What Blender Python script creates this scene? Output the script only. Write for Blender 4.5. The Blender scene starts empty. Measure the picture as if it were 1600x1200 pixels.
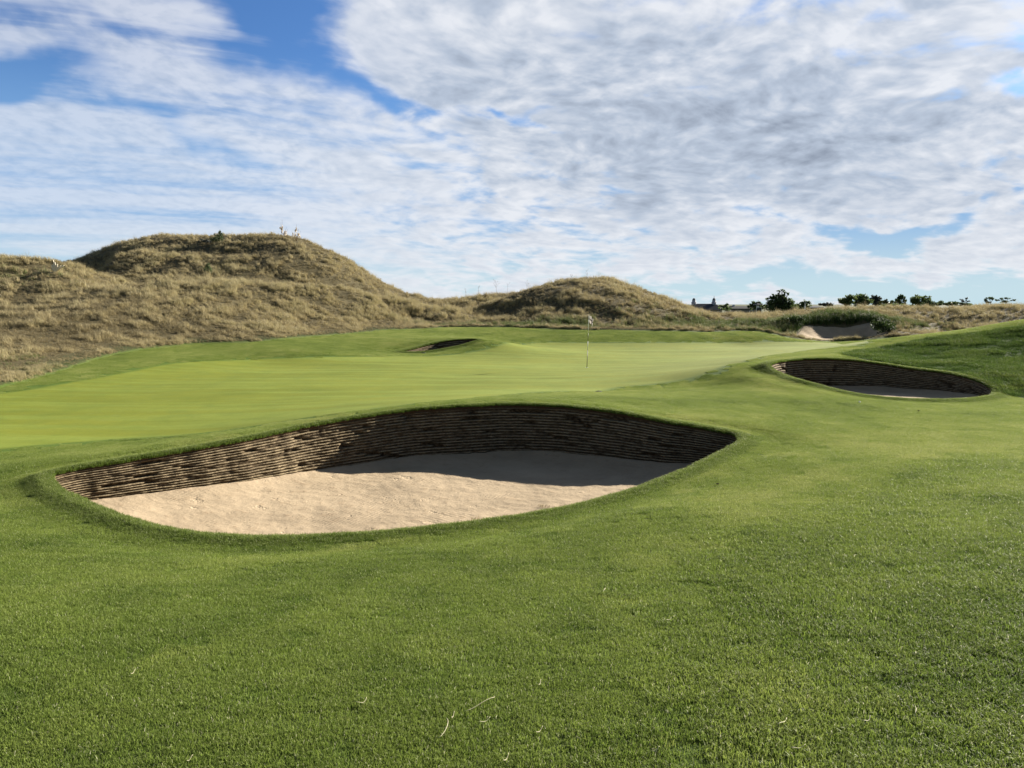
import bpy, math, random
import numpy as np
from mathutils import Vector
from mathutils.geometry import delaunay_2d_cdt

random.seed(7)
RNG = np.random.default_rng(7)
SC = bpy.context.scene
COL = SC.collection

# ------------------------------------------------------------------ camera model
FPX = 1200.0
PITCH = math.atan(126 / FPX)
CP, SP = math.cos(PITCH), math.sin(PITCH)
EYE = 1.65
SUN_AZ, SUN_EL = 51.0, 19.0          # compass degrees from +Y towards +X, elevation


def ray(px, py):
    a = (px - 800) / FPX
    b = (600 - py) / FPX
    return np.array([a, CP + b * SP, -SP + b * CP])


def Wd(px, py, d):
    r = ray(px, py)
    r = r * (d / r[1])
    return np.array([r[0], r[1], EYE + r[2]])


def Wz(px, py, z):
    r = ray(px, py)
    r = r * ((z - EYE) / r[2])
    return np.array([r[0], r[1], z])


# ------------------------------------------------------------------ numpy noise
def _hash(ix, iy, seed):
    n = (ix.astype(np.int64) * 374761393 + iy.astype(np.int64) * 668265263 + seed * 1274126177) & 0xFFFFFFFF
    n = ((n ^ (n >> 13)) * 1274126177) & 0xFFFFFFFF
    n = n ^ (n >> 16)
    return (n & 0xFFFFFF) / float(0xFFFFFF)


def vnoise(x, y, seed=0):
    x = np.asarray(x, float); y = np.asarray(y, float)
    ix = np.floor(x); iy = np.floor(y)
    fx = x - ix; fy = y - iy
    fx = fx * fx * fx * (fx * (fx * 6 - 15) + 10); fy = fy * fy * fy * (fy * (fy * 6 - 15) + 10)
    a = _hash(ix, iy, seed); b = _hash(ix + 1, iy, seed)
    c = _hash(ix, iy + 1, seed); d = _hash(ix + 1, iy + 1, seed)
    return (a * (1 - fx) + b * fx) * (1 - fy) + (c * (1 - fx) + d * fx) * fy


def fbm(x, y, seed=0, octv=4):
    s = 0; amp = 0.5; tot = 0
    for k in range(octv):
        s = s + amp * vnoise(x * 2 ** k + 17.3 * k, y * 2 ** k - 9.1 * k, seed + k)
        tot += amp; amp *= 0.5
    return s / tot


def sstep(a, b, x):
    t = np.clip((x - a) / (b - a), 0, 1)
    return t * t * (3 - 2 * t)


# ------------------------------------------------------------------ terrain control points
CTRL = []          # x, y, z


def cz(px, py, z):
    CTRL.append(Wz(px, py, z))


def cd(px, py, d):
    CTRL.append(Wd(px, py, d))


def cw(x, y, z):
    CTRL.append(np.array([x, y, z], float))


# near lawn
for px in (0, 300, 600, 900, 1200, 1600):
    cz(px, 1200, 0.0 - (0.04 if px < 300 else 0))
for px, py, z in ((0, 1000, -.12), (400, 1000, -.14), (800, 1000, -.10), (1200, 1000, -.06), (1600, 1000, -.02),
                  (0, 850, -.38), (150, 880, -.36), (450, 900, -.32), (800, 880, -.30), (1000, 800, -.36), (1200, 850, -.22), (1600, 880, -.10),
                  (0, 762, -.50), (1200, 720, -.45), (1400, 720, -.38), (1600, 740, -.25), (1250, 660, -.52), (1100, 640, -.42),
                  (1600, 650, -.60), (1400, 645, -.62), (1200, 620, -.52), (1300, 640, -.6)):
    cz(px, py, z)
# bank and green behind the big bunker
for px, py, z in ((0, 700, -.66), (200, 697, -.60), (400, 668, -.52), (560, 640, -.42), (640, 630, -.38), (800, 620, -.32), (900, 622, -.33), (1000, 636, -.38),
                  (0, 640, -.86), (0, 620, -.93), (200, 640, -.84), (200, 610, -.93), (400, 630, -.80), (400, 600, -.90), (600, 600, -.85), (750, 605, -.78), (900, 600, -.75), (1050, 600, -.62),
                  (1150, 600, -.50), (917, 574, -.95), (750, 574, -.97), (600, 574, -.95), (300, 580, -.95), (1050, 570, -.9), (1100, 560, -.93), (1200, 545, -.9),
                  (1300, 540, -.88), (900, 548, -1.0), (1000, 541, -.95), (1150, 538, -.93), (760, 556, -.97), (640, 560, -.95), (500, 565, -.93), (400, 566, -.93), (820, 541, -.92),
                  (200, 584, -.90), (100, 602, -.92)):
    cz(px, py, z)
# collar / rough edge behind the green
EDGE = [(0, 605, -.90), (75, 585, -.80), (150, 560, -.60), (225, 545, -.45), (300, 537, -.35), (400, 534, -.33), (500, 525, -.25), (600, 515, -.10), (700, 511, -.05), (800, 511, -.05),
        (940, 515, -.20), (1040, 516, -.22), (1106, 518, -.295), (1155, 516.5, -.24), (1190, 517.5, -.26), (1237, 528, -.71), (1250, 532, -.91), (1303, 533, -.95)]
for e in EDGE:
    cz(*e)
cd(1150, 527, 50.3); cd(1106, 527, 50.3); cd(1195, 528, 50); cd(1000, 527, 50.5); cd(900, 527, 50.8); cz(470, 548, -.62); cz(560, 540, -.62); cz(300, 560, -.72); cd(1178, 580, 21.7); cd(1160, 590, 21.0); cd(1160, 568, 26.0); cd(1190, 560, 26.5)

# dunes: each row is (px, py, distance); crests get a falling back slope
KNOLL = [(-260, 385, 60), (-120, 392, 60), (0, 397, 60), (25, 395, 61), (62, 397, 62), (105, 403, 62)]
BIG = [(105, 402, 80), (140, 392, 85), (175, 380, 88), (210, 372, 89), (250, 370, 90), (300, 364, 89), (337, 365, 87), (400, 364, 86), (430, 364, 85), (470, 369, 84), (510, 386, 83), (550, 406, 82),
       (587, 428, 81), (625, 449, 80), (662, 461, 78)]
SADDLE = [(700, 461, 76), (740, 459, 75), (770, 455, 74)]
MOUND = [(822, 447, 76), (852, 440, 77), (890, 435, 78), (915, 432, 78), (952, 433, 78), (990, 443, 77), (1027, 457, 75), (1060, 471, 73), (1077, 476, 72), (1115, 482, 72)]
RIGHT = [(1140, 485, 74), (1181, 485, 76), (1237, 484, 77), (1275, 479, 76), (1300, 477, 75), (1328, 475, 75), (1356, 477, 76), (1394, 483, 77), (1422, 486, 78), (1450, 484, 78), (1478, 479, 77),
         (1525, 476, 76), (1562, 473, 75), (1600, 472, 75), (1760, 468, 75), (1950, 466, 75)]
for row in (KNOLL, BIG, SADDLE, MOUND, RIGHT):
    for px, py, d in row:
        p = Wd(px, py, d); p[2] -= .55; CTRL.append(p)
        f = 1.16
        cw(p[0] * f, p[1] * f, min(p[2] - 0.09 * d * (0.55 if p[2] > 3 else .35), 4.0) if p[2] > 1.2 else p[2] - 1.4)
        cw(p[0] * 1.55, p[1] * 1.55, -2.6)
# faces in front of the crests
for px, py, d in ((330, 434, 55), (250, 437, 54), (180, 446, 52.5), (110, 456, 51), (40, 468, 49), (-60, 475, 47), (410, 437, 56), (480, 442, 57), (560, 452, 59), (640, 470, 62),     # bench crest
                  (330, 441, 60), (250, 444, 59), (180, 450, 57.5), (410, 444, 61), (480, 449, 62), (560, 457, 64),
                  (330, 428, 66), (250, 430, 65), (180, 436, 64), (410, 430, 67), (480, 434, 68), (560, 447, 70),                                                            # hollow behind it
                  (330, 388, 76), (250, 388, 76), (180, 398, 73), (410, 390, 75), (480, 402, 73), (540, 425, 73),                                                            # face of the big dune
                  (40, 430, 55), (100, 425, 56), (-100, 430, 53),
                  (330, 485, 46), (200, 495, 42), (100, 520, 36), (0, 545, 31), (0, 500, 40), (450, 485, 51), (560, 488, 55), (640, 490, 60), (720, 490, 63),
                  (720, 474, 70), (780, 480, 66), (800, 496, 60), (870, 470, 64), (950, 470, 63.5), (1020, 480, 63.5), (900, 500, 58.5), (1000, 503, 58.5), (1080, 500, 60),
                  (1130, 505, 59), (1180, 500, 61), (1230, 500, 60), (1200, 490, 66), (1260, 494, 60), (-150, 560, 27), (-150, 500, 38)):
    p = Wd(px, py, d); p[2] -= .42 if d > 50 else .2; CTRL.append(p)
# shaded blowout on the left shoulder of the middle mound: a lip, a drop behind it, the back wall is the crest
for px, py, d in ((785, 464.5, 70), (804, 459.5, 70.5), (824, 453.5, 71)):
    p = Wd(px, py, d); p[2] -= .35; CTRL.append(p)
for px, py, d, dz in ((790, 461, 72, .75), (806, 457, 72.5, .8)):
    p = Wd(px, py, d); cw(p[0], p[1], p[2] - dz - .35)
# right hand grassy mound
for px, py, d in ((1600, 501, 30), (1506, 517, 30), (1431, 525, 30), (1366, 532, 30.5), (1320, 540, 30), (1270, 549, 29), (1600, 530, 27), (1600, 560, 24.5), (1600, 600, 21), (1500, 545, 26.5),
                  (1430, 552, 26.5), (1360, 552, 26.5), (1300, 553, 26), (1760, 480, 30), (1900, 470, 30), (1760, 560, 23), (1560, 575, 23.2), (1230, 557, 26)):
    cd(px, py, d)
for px, z, d in ((1600, -.2, 40), (1506, -.5, 38), (1431, -.7, 37), (1366, -.85, 37), (1760, 0, 40), (1500, -.9, 48), (1600, -.7, 50), (1420, -.9, 48)):
    r = Wd(px, 500, d); cw(r[0], r[1], z)
# dune foot behind the right mound, and the far scrape
for px, py, d in ((1400, 500, 62), (1400, 522, 56), (1460, 505, 62), (1530, 497, 62), (1600, 492, 62), (1760, 490, 60), (1330, 494, 59.5), (1290, 495, 59.5), (1370, 496, 58.5), (1380, 505, 56), (1385, 520, 54), (1240, 508, 57), (1262, 507, 58.2)):
    cd(px, py, d)
# the far scrape: a sandy hollow with a steep back
for px, d, z in ((1310, 56.6, -1.1), (1345, 56.4, -1.05), (1283, 55.6, -1.0), (1325, 54.0, -1.02), (1290, 53.6, -.98), (1362, 54.8, -.95)):
    cw((px - 800) / FPX * d, d, z)
# far flats, and everything behind the viewer
for az in range(-170, 181, 14):
    for r, z in ((160, -3.2), (400, -4.0), (1200, -6.0), (3500, -6.0)):
        a = math.radians(az); cw(r * math.sin(a), r * math.cos(a), z)
for az in list(range(-180, -55, 18)) + list(range(56, 181, 18)):
    a = math.radians(az)
    for r, z in ((1.2, 0), (4, 0), (12, -.1), (40, -.2)):
        cw(r * math.sin(a), r * math.cos(a), z)
for az in range(-40, 41, 20):
    a = math.radians(az); cw(1.2 * math.sin(a), 1.2 * math.cos(a), 0)

# ------------------------------------------------------------------ bunker rims (pixel of the rim, height)
RIM_A = [(78, 745, -.45), (86, 757, -.45), (110, 770, -.45), (145, 786, -.45), (200, 808, -.46), (260, 824, -.47), (330, 834, -.48), (420, 838, -.48), (540, 834, -.49), (660, 824, -.50), (760, 812, -.51), (830, 802, -.52),
         (900, 788, -.53), (960, 772, -.53), (1020, 752, -.53), (1080, 728, -.52), (1120, 708, -.51), (1148, 692, -.49), (1156, 684, -.48), (1146, 677, -.46), (1100, 668, -.40), (1050, 660, -.34), (1000, 650, -.27), (940, 640, -.22),
         (880, 634, -.20), (800, 631, -.19), (720, 634, -.19), (640, 640, -.22), (560, 651, -.26), (480, 665, -.31), (400, 682, -.35), (320, 697, -.38), (240, 711, -.41), (160, 724, -.43), (110, 732, -.44), (86, 738, -.45)]
RIM_B = [(1203, 570, 22.2), (1209, 577, 21.8), (1228, 586, 21.2), (1256, 595, 20.3), (1294, 605, 20), (1337, 614.5, 19.5), (1394, 621.5, 19), (1450, 624, 18.8), (1497, 623.5, 19), (1534, 620, 19.5), (1549, 617, 19.9), (1553, 612, 20.4),
         (1549, 606, 20.8), (1534, 597, 21.4), (1506, 588, 22), (1469, 581, 22.7), (1420, 575, 23.3), (1375, 568, 23.8), (1337, 563, 24), (1300, 560.5, 24), (1255, 561, 24.0), (1220, 564, 23.2), (1207, 567, 22.5)]
RIM_C = [(628, 549, 40.3), (640, 549.6, 40.2), (665, 548.6, 40.4), (690, 545, 40.9), (715, 540, 41.5), (735, 534.5, 42.1), (747, 530.3, 42.6), (735, 529.6, 43.0), (715, 530.6, 42.9), (690, 533.5, 42.6), (665, 539.5, 41.8), (645, 545, 41.0), (632, 547.8, 40.5)]
RA = np.array([Wz(*p) for p in RIM_A])
RB = np.array([Wd(*p) for p in RIM_B])
RC = np.array([Wd(*p) for p in RIM_C])
for R in (RA, RB, RC):
    for p in R:
        CTRL.append(p)
CTRL = np.array(CTRL)


# ------------------------------------------------------------------ thin plate spline in log polar coordinates on z / r
def logpol(x, y):
    return np.arctan2(x, y), 0.5 * np.log(x * x + y * y)


def tps_fit(P, val, lam):
    n = len(P)
    d2 = ((P[:, None, :] - P[None, :, :]) ** 2).sum(2)
    K = 0.5 * d2 * np.log(d2 + 1e-12) + lam * np.eye(n)
    A = np.zeros((n + 3, n + 3)); A[:n, :n] = K; A[:n, n] = 1; A[:n, n + 1:] = P
    A[n, :n] = 1; A[n + 1:, :n] = P.T
    return np.linalg.solve(A, np.concatenate([val, np.zeros(3)]))


_q = np.stack(logpol(CTRL[:, 0], CTRL[:, 1]), 1)
_r = np.exp(_q[:, 1])
# merge controls that coincide
_keep = []
for i in range(len(_q)):
    if all((abs(_q[i] - _q[j]) > 0.002).any() for j in _keep):
        _keep.append(i)
_q = _q[_keep]; _CT = CTRL[_keep]; _r = _r[_keep]
_w = tps_fit(_q, _CT[:, 2] / _r, 2e-5)


def H0(x, y):
    x = np.asarray(x, float).ravel(); y = np.asarray(y, float).ravel()
    out = np.empty(len(x))
    n = len(_q)
    for s in range(0, len(x), 20000):
        a, l = logpol(x[s:s + 20000], y[s:s + 20000])
        d2 = (a[:, None] - _q[None, :, 0]) ** 2 + (l[:, None] - _q[None, :, 1]) ** 2
        t = (0.5 * d2 * np.log(d2 + 1e-12)) @ _w[:n] + _w[n] + _w[n + 1] * a + _w[n + 2] * l
        out[s:s + 20000] = t * np.exp(l)
    return out


def hit(px, py, dmin=2.0, dmax=300):
    r = ray(px, py)
    d = np.exp(np.linspace(math.log(dmin), math.log(dmax), 900))
    X = r[0] / r[1] * d; Z = EYE + r[2] / r[1] * d
    h = H0(X, d)
    below = np.nonzero(Z < h)[0]
    k = below[0] if len(below) else len(d) - 1
    if k > 0:
        a = (Z[k - 1] - h[k - 1]); b = (h[k] - Z[k])
        t = a / max(a + b, 1e-9)
        dd = d[k - 1] + (d[k] - d[k - 1]) * t
    else:
        dd = d[0]
    return np.array([r[0] / r[1] * dd, dd])


# ------------------------------------------------------------------ polygons
def spline_loop(P, step):
    P = np.asarray(P, float); n = len(P)
    out = []
    for i in range(n):
        p0, p1, p2, p3 = P[(i - 1) % n], P[i], P[(i + 1) % n], P[(i + 2) % n]
        # centripetal catmull-rom
        def tt(a, b): return max(np.linalg.norm(b[:2] - a[:2]), 1e-6) ** .5
        t0 = 0; t1 = t0 + tt(p0, p1); t2 = t1 + tt(p1, p2); t3 = t2 + tt(p2, p3)
        for t in np.linspace(t1, t2, 24, endpoint=False):
            A1 = (t1 - t) / (t1 - t0) * p0 + (t - t0) / (t1 - t0) * p1
            A2 = (t2 - t) / (t2 - t1) * p1 + (t - t1) / (t2 - t1) * p2
            A3 = (t3 - t) / (t3 - t2) * p2 + (t - t2) / (t3 - t2) * p3
            B1 = (t2 - t) / (t2 - t0) * A1 + (t - t0) / (t2 - t0) * A2
            B2 = (t3 - t) / (t3 - t1) * A2 + (t - t1) / (t3 - t1) * A3
            out.append((t2 - t) / (t2 - t1) * B1 + (t - t1) / (t2 - t1) * B2)
    return resample(np.array(out), step)


def resample(L, step):
    Lc = np.vstack([L, L[:1]])
    s = np.concatenate([[0], np.cumsum(np.linalg.norm(np.diff(Lc[:, :2], axis=0), axis=1))])
    n = max(8, int(s[-1] / step))
    t = np.linspace(0, s[-1], n, endpoint=False)
    return np.stack([np.interp(t, s, Lc[:, k]) for k in range(L.shape[1])], 1)


def signed_dist(x, y, poly, cap=None):
    """negative inside"""
    x = np.asarray(x, float); y = np.asarray(y, float)
    out = np.empty(len(x))
    A = poly[:, :2]; B = np.roll(A, -1, 0); E = B - A
    L2 = (E ** 2).sum(1) + 1e-12
    for s in range(0, len(x), 8000):
        px = x[s:s + 8000, None]; py = y[s:s + 8000, None]
        wx = px - A[None, :, 0]; wy = py - A[None, :, 1]
        t = np.clip((wx * E[None, :, 0] + wy * E[None, :, 1]) / L2, 0, 1)
        d = np.sqrt(((wx - t * E[None, :, 0]) ** 2 + (wy - t * E[None, :, 1]) ** 2).min(1))
        c = (A[None, :, 1] > py) != (B[None, :, 1] > py)
        xi = A[None, :, 0] + (py - A[None, :, 1]) / (E[None, :, 1] + 1e-12) * E[None, :, 0]
        ins = (c & (px < xi)).sum(1) % 2 == 1
        out[s:s + 8000] = np.where(ins, -d, d)
    return out


def dist_poly(x, y, poly):
    """signed distance, exact near the polygon, cheap far away"""
    lo = poly[:, :2].min(0) - 4; hi = poly[:, :2].max(0) + 4
    m = (x > lo[0]) & (x < hi[0]) & (y > lo[1]) & (y < hi[1])
    out = np.full(len(x), 4.0)
    if m.any():
        out[m] = np.minimum(signed_dist(x[m], y[m], poly), 4.0)
    return out


LOOP_A = spline_loop(RA, .035)
LOOP_B = spline_loop(RB, .05)
LOOP_C = spline_loop(RC, .06)
# ragged turf edge
for L, amp, sd in ((LOOP_A, .028, 3), (LOOP_B, .03, 5), (LOOP_C, .02, 6)):
    n = np.arange(len(L))
    L[:, 0] += amp * (fbm(n * .13, n * 0 + 1, sd, 5) - .5) * 2
    L[:, 1] += amp * (fbm(n * .13, n * 0 + 9, sd + 1, 5) - .5) * 2

# putting green outline
GREEN_PX = [(-260, 726), (0, 701), (100, 692), (200, 685), (300, 678), (400, 665), (500, 650), (600, 637), (680, 627), (740, 621), (815, 614), (865, 612), (935, 611), (965, 605), (1040, 598), (1106, 583), (1162, 565), (1219, 553), (1294, 544), (1345, 537.5),
            (1300, 535.5), (1247, 534.5), (1162, 535.5), (1050, 536), (940, 536), (840, 535.5), (790, 537), (765, 545), (735, 551), (690, 556), (640, 557), (560, 557.5), (480, 559), (400, 562), (275, 567.5), (200, 582), (100, 600), (0, 615), (-260, 640)]
GREEN = spline_loop(np.array([hit(*p) for p in GREEN_PX]), .3)
# rough (dune grass) boundary: the polygon holds the mown ground
MOWN_PX = [(-300, 660), (-120, 628), (0, 605), (75, 585), (150, 560), (225, 545), (300, 537), (400, 534.5), (500, 525), (600, 515.5), (700, 511.5), (800, 511.5), (940, 515.5), (1040, 517), (1106, 519), (1155, 517), (1190, 518), (1237, 528.5)]
_m = [hit(*p) for p in MOWN_PX]
_m += [np.array([x, y]) for x, y in ((19.0, 50.8), (22, 51.5), (25.5, 51.5), (29, 50), (33, 48), (45, 44), (80, 30), (90, 0), (60, -60), (-60, -60), (-60, 0), (-30, 12))]
MOWN = resample(np.array(_m), .4)
# longer grass on the right mound
RG_PX = [(1318, 553.5), (1352, 546), (1400, 538), (1450, 528), (1506, 522), (1560, 515), (1605, 509)]
_m = [hit(*p) for p in RG_PX] + [np.array(p) for p in ((30, 33), (40, 22), (22, 16.5))] + [hit(*p) for p in ((1640, 622), (1590, 619), (1560, 612), (1540, 594), (1506, 584), (1469, 578), (1420, 571), (1375, 564), (1345, 560))]
MOUNDR = spline_loop(np.array(_m), .3)
# coarser, greener cut at the lower right
SEMI_PX = [(1000, 1200), (1010, 1020), (1040, 930), (1112, 858), (1230, 806), (1337, 763), (1440, 728), (1600, 715)]
_m = [hit(*p) for p in SEMI_PX] + [np.array(p) for p in ((14, 9), (14, -6), (0, -6), (.2, 1.2))]
SEMI = resample(np.array(_m), .2)


def lawn_noise(x, y, rough):
    """small scale relief: soft under mown turf, lumpy under the dune grass"""
    r = np.hypot(x, y)
    base = .05 * (fbm(x * .35, y * .35, 11, 3) - .5) * sstep(2, 6, r)
    lump = .55 * (fbm(x * .22, y * .22, 31, 3) - .5) + .22 * (fbm(x * 1.1, y * 1.1, 41, 2) - .5)
    return base, lump * rough


def H(x, y):
    x = np.asarray(x, float).ravel(); y = np.asarray(y, float).ravel()
    z = H0(x, y)
    sdm = signed_dist(x, y, MOWN[::2])
    rough = sstep(0.2, 7, sdm) * sstep(600, 120, np.hypot(x, y))
    b, l = lawn_noise(x, y, rough)
    nearrim = np.ones(len(x))
    for L in (LOOP_A, LOOP_B, LOOP_C):
        d = dist_poly(x, y, L[::3])
        nearrim *= sstep(.0, 1.2, d)
    step = .10 * sstep(-.15, .25, sdm) * sstep(200, 80, np.hypot(x, y))
    # the rim of each bunker rolls up to a slight lip, with a shallow gutter round it
    lip = 0
    for L, k in ((LOOP_A, 1.0), (LOOP_B, .8), (LOOP_C, .8)):
        d = dist_poly(x, y, L[::3])
        lip = lip - k * .035 * np.exp(-((d - .55) / .30) ** 2) - k * .02 * sstep(.09, 0, d)
    return z + b * nearrim + l + step + lip


# ------------------------------------------------------------------ mesh helpers
def mk_mesh(name, verts, faces, mats=(), smooth=True, link=True, parent=None, attrs=None, mat_idx=None):
    me = bpy.data.meshes.new(name)
    verts = np.asarray(verts, np.float32)
    me.vertices.add(len(verts)); me.vertices.foreach_set('co', verts.ravel())
    if len(faces):
        if isinstance(faces, np.ndarray):
            k = faces.shape[1]; flat = faces.ravel(); tot = np.full(len(faces), k); st = np.arange(len(faces)) * k
        else:
            tot = np.array([len(f) for f in faces]); st = np.concatenate([[0], np.cumsum(tot)[:-1]])
            flat = np.concatenate([np.asarray(f) for f in faces])
        me.loops.add(len(flat)); me.loops.foreach_set('vertex_index', flat.astype(np.int32))
        me.polygons.add(len(tot)); me.polygons.foreach_set('loop_start', st.astype(np.int32))
        me.polygons.foreach_set('loop_total', tot.astype(np.int32))
        if mat_idx is not None:
            me.polygons.foreach_set('material_index', np.asarray(mat_idx, np.int32))
        me.polygons.foreach_set('use_smooth', np.full(len(tot), smooth))
    for m in mats:
        me.materials.append(m)
    if attrs:
        for k, v in attrs.items():
            v = np.asarray(v)
            if v.ndim == 2:
                a = me.attributes.new(k, 'FLOAT_VECTOR', 'POINT'); a.data.foreach_set('vector', v.astype(np.float32).ravel())
            elif v.dtype.kind == 'i':
                a = me.attributes.new(k, 'INT', 'POINT'); a.data.foreach_set('value', v.astype(np.int32))
            else:
                a = me.attributes.new(k, 'FLOAT', 'POINT'); a.data.foreach_set('value', v.astype(np.float32))
    me.update(calc_edges=True)
    me.validate()
    ob = bpy.data.objects.new(name, me)
    if link:
        COL.objects.link(ob)
    if parent is not None:
        ob.parent = parent
    return ob


def tag(o, label=None, cat=None, group=None, kind=None):
    if label: o['label'] = label
    if cat: o['category'] = cat
    if group: o['group'] = group
    if kind: o['kind'] = kind
    return o


def empty(name, loc, rz=0.0):
    o = bpy.data.objects.new(name, None); COL.objects.link(o)
    o.location = loc; o.rotation_euler = (0, 0, rz); o.empty_display_size = .3
    return o


class MB:
    """collects primitives into one mesh"""
    def __init__(self): self.v = []; self.f = []; self.m = []

    def add(self, v, f, m=0):
        o = len(self.v); self.v += [tuple(p) for p in v]; self.f += [tuple(i + o for i in q) for q in f]; self.m += [m] * len(f)

    def box(self, lo, hi, m=0):
        x0, y0, z0 = lo; x1, y1, z1 = hi
        self.add([(x0, y0, z0), (x1, y0, z0), (x1, y1, z0), (x0, y1, z0), (x0, y0, z1), (x1, y0, z1), (x1, y1, z1), (x0, y1, z1)],
                 [(0, 3, 2, 1), (4, 5, 6, 7), (0, 1, 5, 4), (1, 2, 6, 5), (2, 3, 7, 6), (3, 0, 4, 7)], m)

    def tube(self, pts, rad, n=6, m=0, cap=True):
        pts = [Vector(p) for p in pts]
        if not hasattr(rad, '__len__'): rad = [rad] * len(pts)
        base = len(self.v); rings = []
        for i, p in enumerate(pts):
            t = (pts[min(i + 1, len(pts) - 1)] - pts[max(i - 1, 0)]).normalized()
            a = t.cross(Vector((0, 0, 1)) if abs(t.z) < .9 else Vector((1, 0, 0))).normalized(); b = t.cross(a)
            rings.append([p + (a * math.cos(2 * math.pi * k / n) + b * math.sin(2 * math.pi * k / n)) * rad[i] for k in range(n)])
        v = [q for r in rings for q in r]; f = []
        for i in range(len(pts) - 1):
            for k in range(n):
                f.append((i * n + k, i * n + (k + 1) % n, (i + 1) * n + (k + 1) % n, (i + 1) * n + k))
        if cap:
            f.append(tuple(range(n - 1, -1, -1))); f.append(tuple((len(pts) - 1) * n + k for k in range(n)))
        self.add(v, f, m)

    def lathe(self, prof, n=16, m=0, c=(0, 0, 0)):
        v = []; f = []
        for r, z in prof:
            for k in range(n):
                a = 2 * math.pi * k / n; v.append((c[0] + r * math.cos(a), c[1] + r * math.sin(a), c[2] + z))
        for i in range(len(prof) - 1):
            for k in range(n):
                f.append((i * n + k, i * n + (k + 1) % n, (i + 1) * n + (k + 1) % n, (i + 1) * n + k))
        f.append(tuple(range(n - 1, -1, -1))); f.append(tuple((len(prof) - 1) * n + k for k in range(n)))
        self.add(v, f, m)

    def build(self, name, mats, parent=None, smooth=False):
        if not isinstance(mats, (list, tuple)): mats = [mats]
        return mk_mesh(name, self.v, self.f, mats, smooth, parent=parent, mat_idx=self.m)


# ------------------------------------------------------------------ material helpers
class NT:
    def __init__(self, tree):
        self.t = tree; self.n = tree.nodes; self.l = tree.links

    def new(self, typ, **kw):
        nd = self.n.new(typ)
        for k, v in kw.items(): setattr(nd, k, v)
        return nd

    def set(self, sock, v):
        if isinstance(v, bpy.types.NodeSocket): self.l.new(v, sock)
        elif v is not None:
            sock.default_value = v

    def math(self, op, a, b=None, c=None, clamp=False):
        nd = self.new('ShaderNodeMath', operation=op, use_clamp=clamp)
        for i, v in enumerate((a, b, c)):
            if v is not None: self.set(nd.inputs[i], v)
        return nd.outputs[0]

    def vmath(self, op, a, b=None, scale=None):
        nd = self.new('ShaderNodeVectorMath', operation=op)
        self.set(nd.inputs[0], a)
        if b is not None: self.set(nd.inputs[1], b)
        if scale is not None: self.set(nd.inputs['Scale'], scale)
        return nd.outputs['Value'] if op in ('LENGTH', 'DOT_PRODUCT', 'DISTANCE') else nd.outputs[0]

    def mix(self, fac, a, b, mode='MIX'):
        nd = self.new('ShaderNodeMix', data_type='RGBA', blend_type=mode, clamp_factor=True)
        self.set(nd.inputs[0], fac)
        self.set(nd.inputs[6], a if isinstance(a, bpy.types.NodeSocket) else (*a, 1))
        self.set(nd.inputs[7], b if isinstance(b, bpy.types.NodeSocket) else (*b, 1))
        return nd.outputs[2]

    def noise(self, vec, scale, detail=4, rough=.55, dist=0.0, dim='3D'):
        nd = self.new('ShaderNodeTexNoise', noise_dimensions=dim)
        self.set(nd.inputs['Vector'], vec)
        nd.inputs['Scale'].default_value = scale; nd.inputs['Detail'].default_value = detail
        nd.inputs['Roughness'].default_value = rough; nd.inputs['Distortion'].default_value = dist
        return nd.outputs[0]

    def ss(self, v, a, b, lo=0.0, hi=1.0, smooth=True):
        nd = self.new('ShaderNodeMapRange', interpolation_type='SMOOTHSTEP' if smooth else 'LINEAR')
        self.set(nd.inputs[0], v)
        for i, x in enumerate((a, b, lo, hi)): nd.inputs[i + 1].default_value = x
        return nd.outputs[0]

    def attr(self, name, typ='GEOMETRY'):
        nd = self.new('ShaderNodeAttribute', attribute_name=name, attribute_type=typ)
        return nd

    def mapping(self, vec, scale=(1, 1, 1), rot=(0, 0, 0), loc=(0, 0, 0)):
        """turn first, then stretch"""
        if any(rot):
            nd = self.new('ShaderNodeMapping'); self.set(nd.inputs[0], vec); nd.inputs[2].default_value = rot; vec = nd.outputs[0]
        nd = self.new('ShaderNodeMapping')
        self.set(nd.inputs[0], vec); nd.inputs[1].default_value = loc; nd.inputs[3].default_value = scale
        return nd.outputs[0]


def new_mat(name):
    m = bpy.data.materials.new(name); m.use_nodes = True
    N = NT(m.node_tree)
    bs = m.node_tree.nodes['Principled BSDF']
    return m, N, bs


def simple(name, col, rough=.8, spec=.3, var=.15, scale=6.0, bump=0.0):
    m, N, bs = new_mat(name)
    pos = N.new('ShaderNodeNewGeometry').outputs['Position']
    n = N.noise(pos, scale, 3)
    f = N.ss(n, .25, .75, 1 - var, 1 + var, False)
    c = N.vmath('SCALE', col, scale=f)
    N.l.new(c, bs.inputs['Base Color'])
    bs.inputs['Roughness'].default_value = rough; bs.inputs['Specular IOR Level'].default_value = spec
    if bump:
        b = N.new('ShaderNodeBump'); b.inputs['Strength'].default_value = bump; N.l.new(n, b.inputs['Height']); N.l.new(b.outputs[0], bs.inputs['Normal'])
    return m


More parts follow.
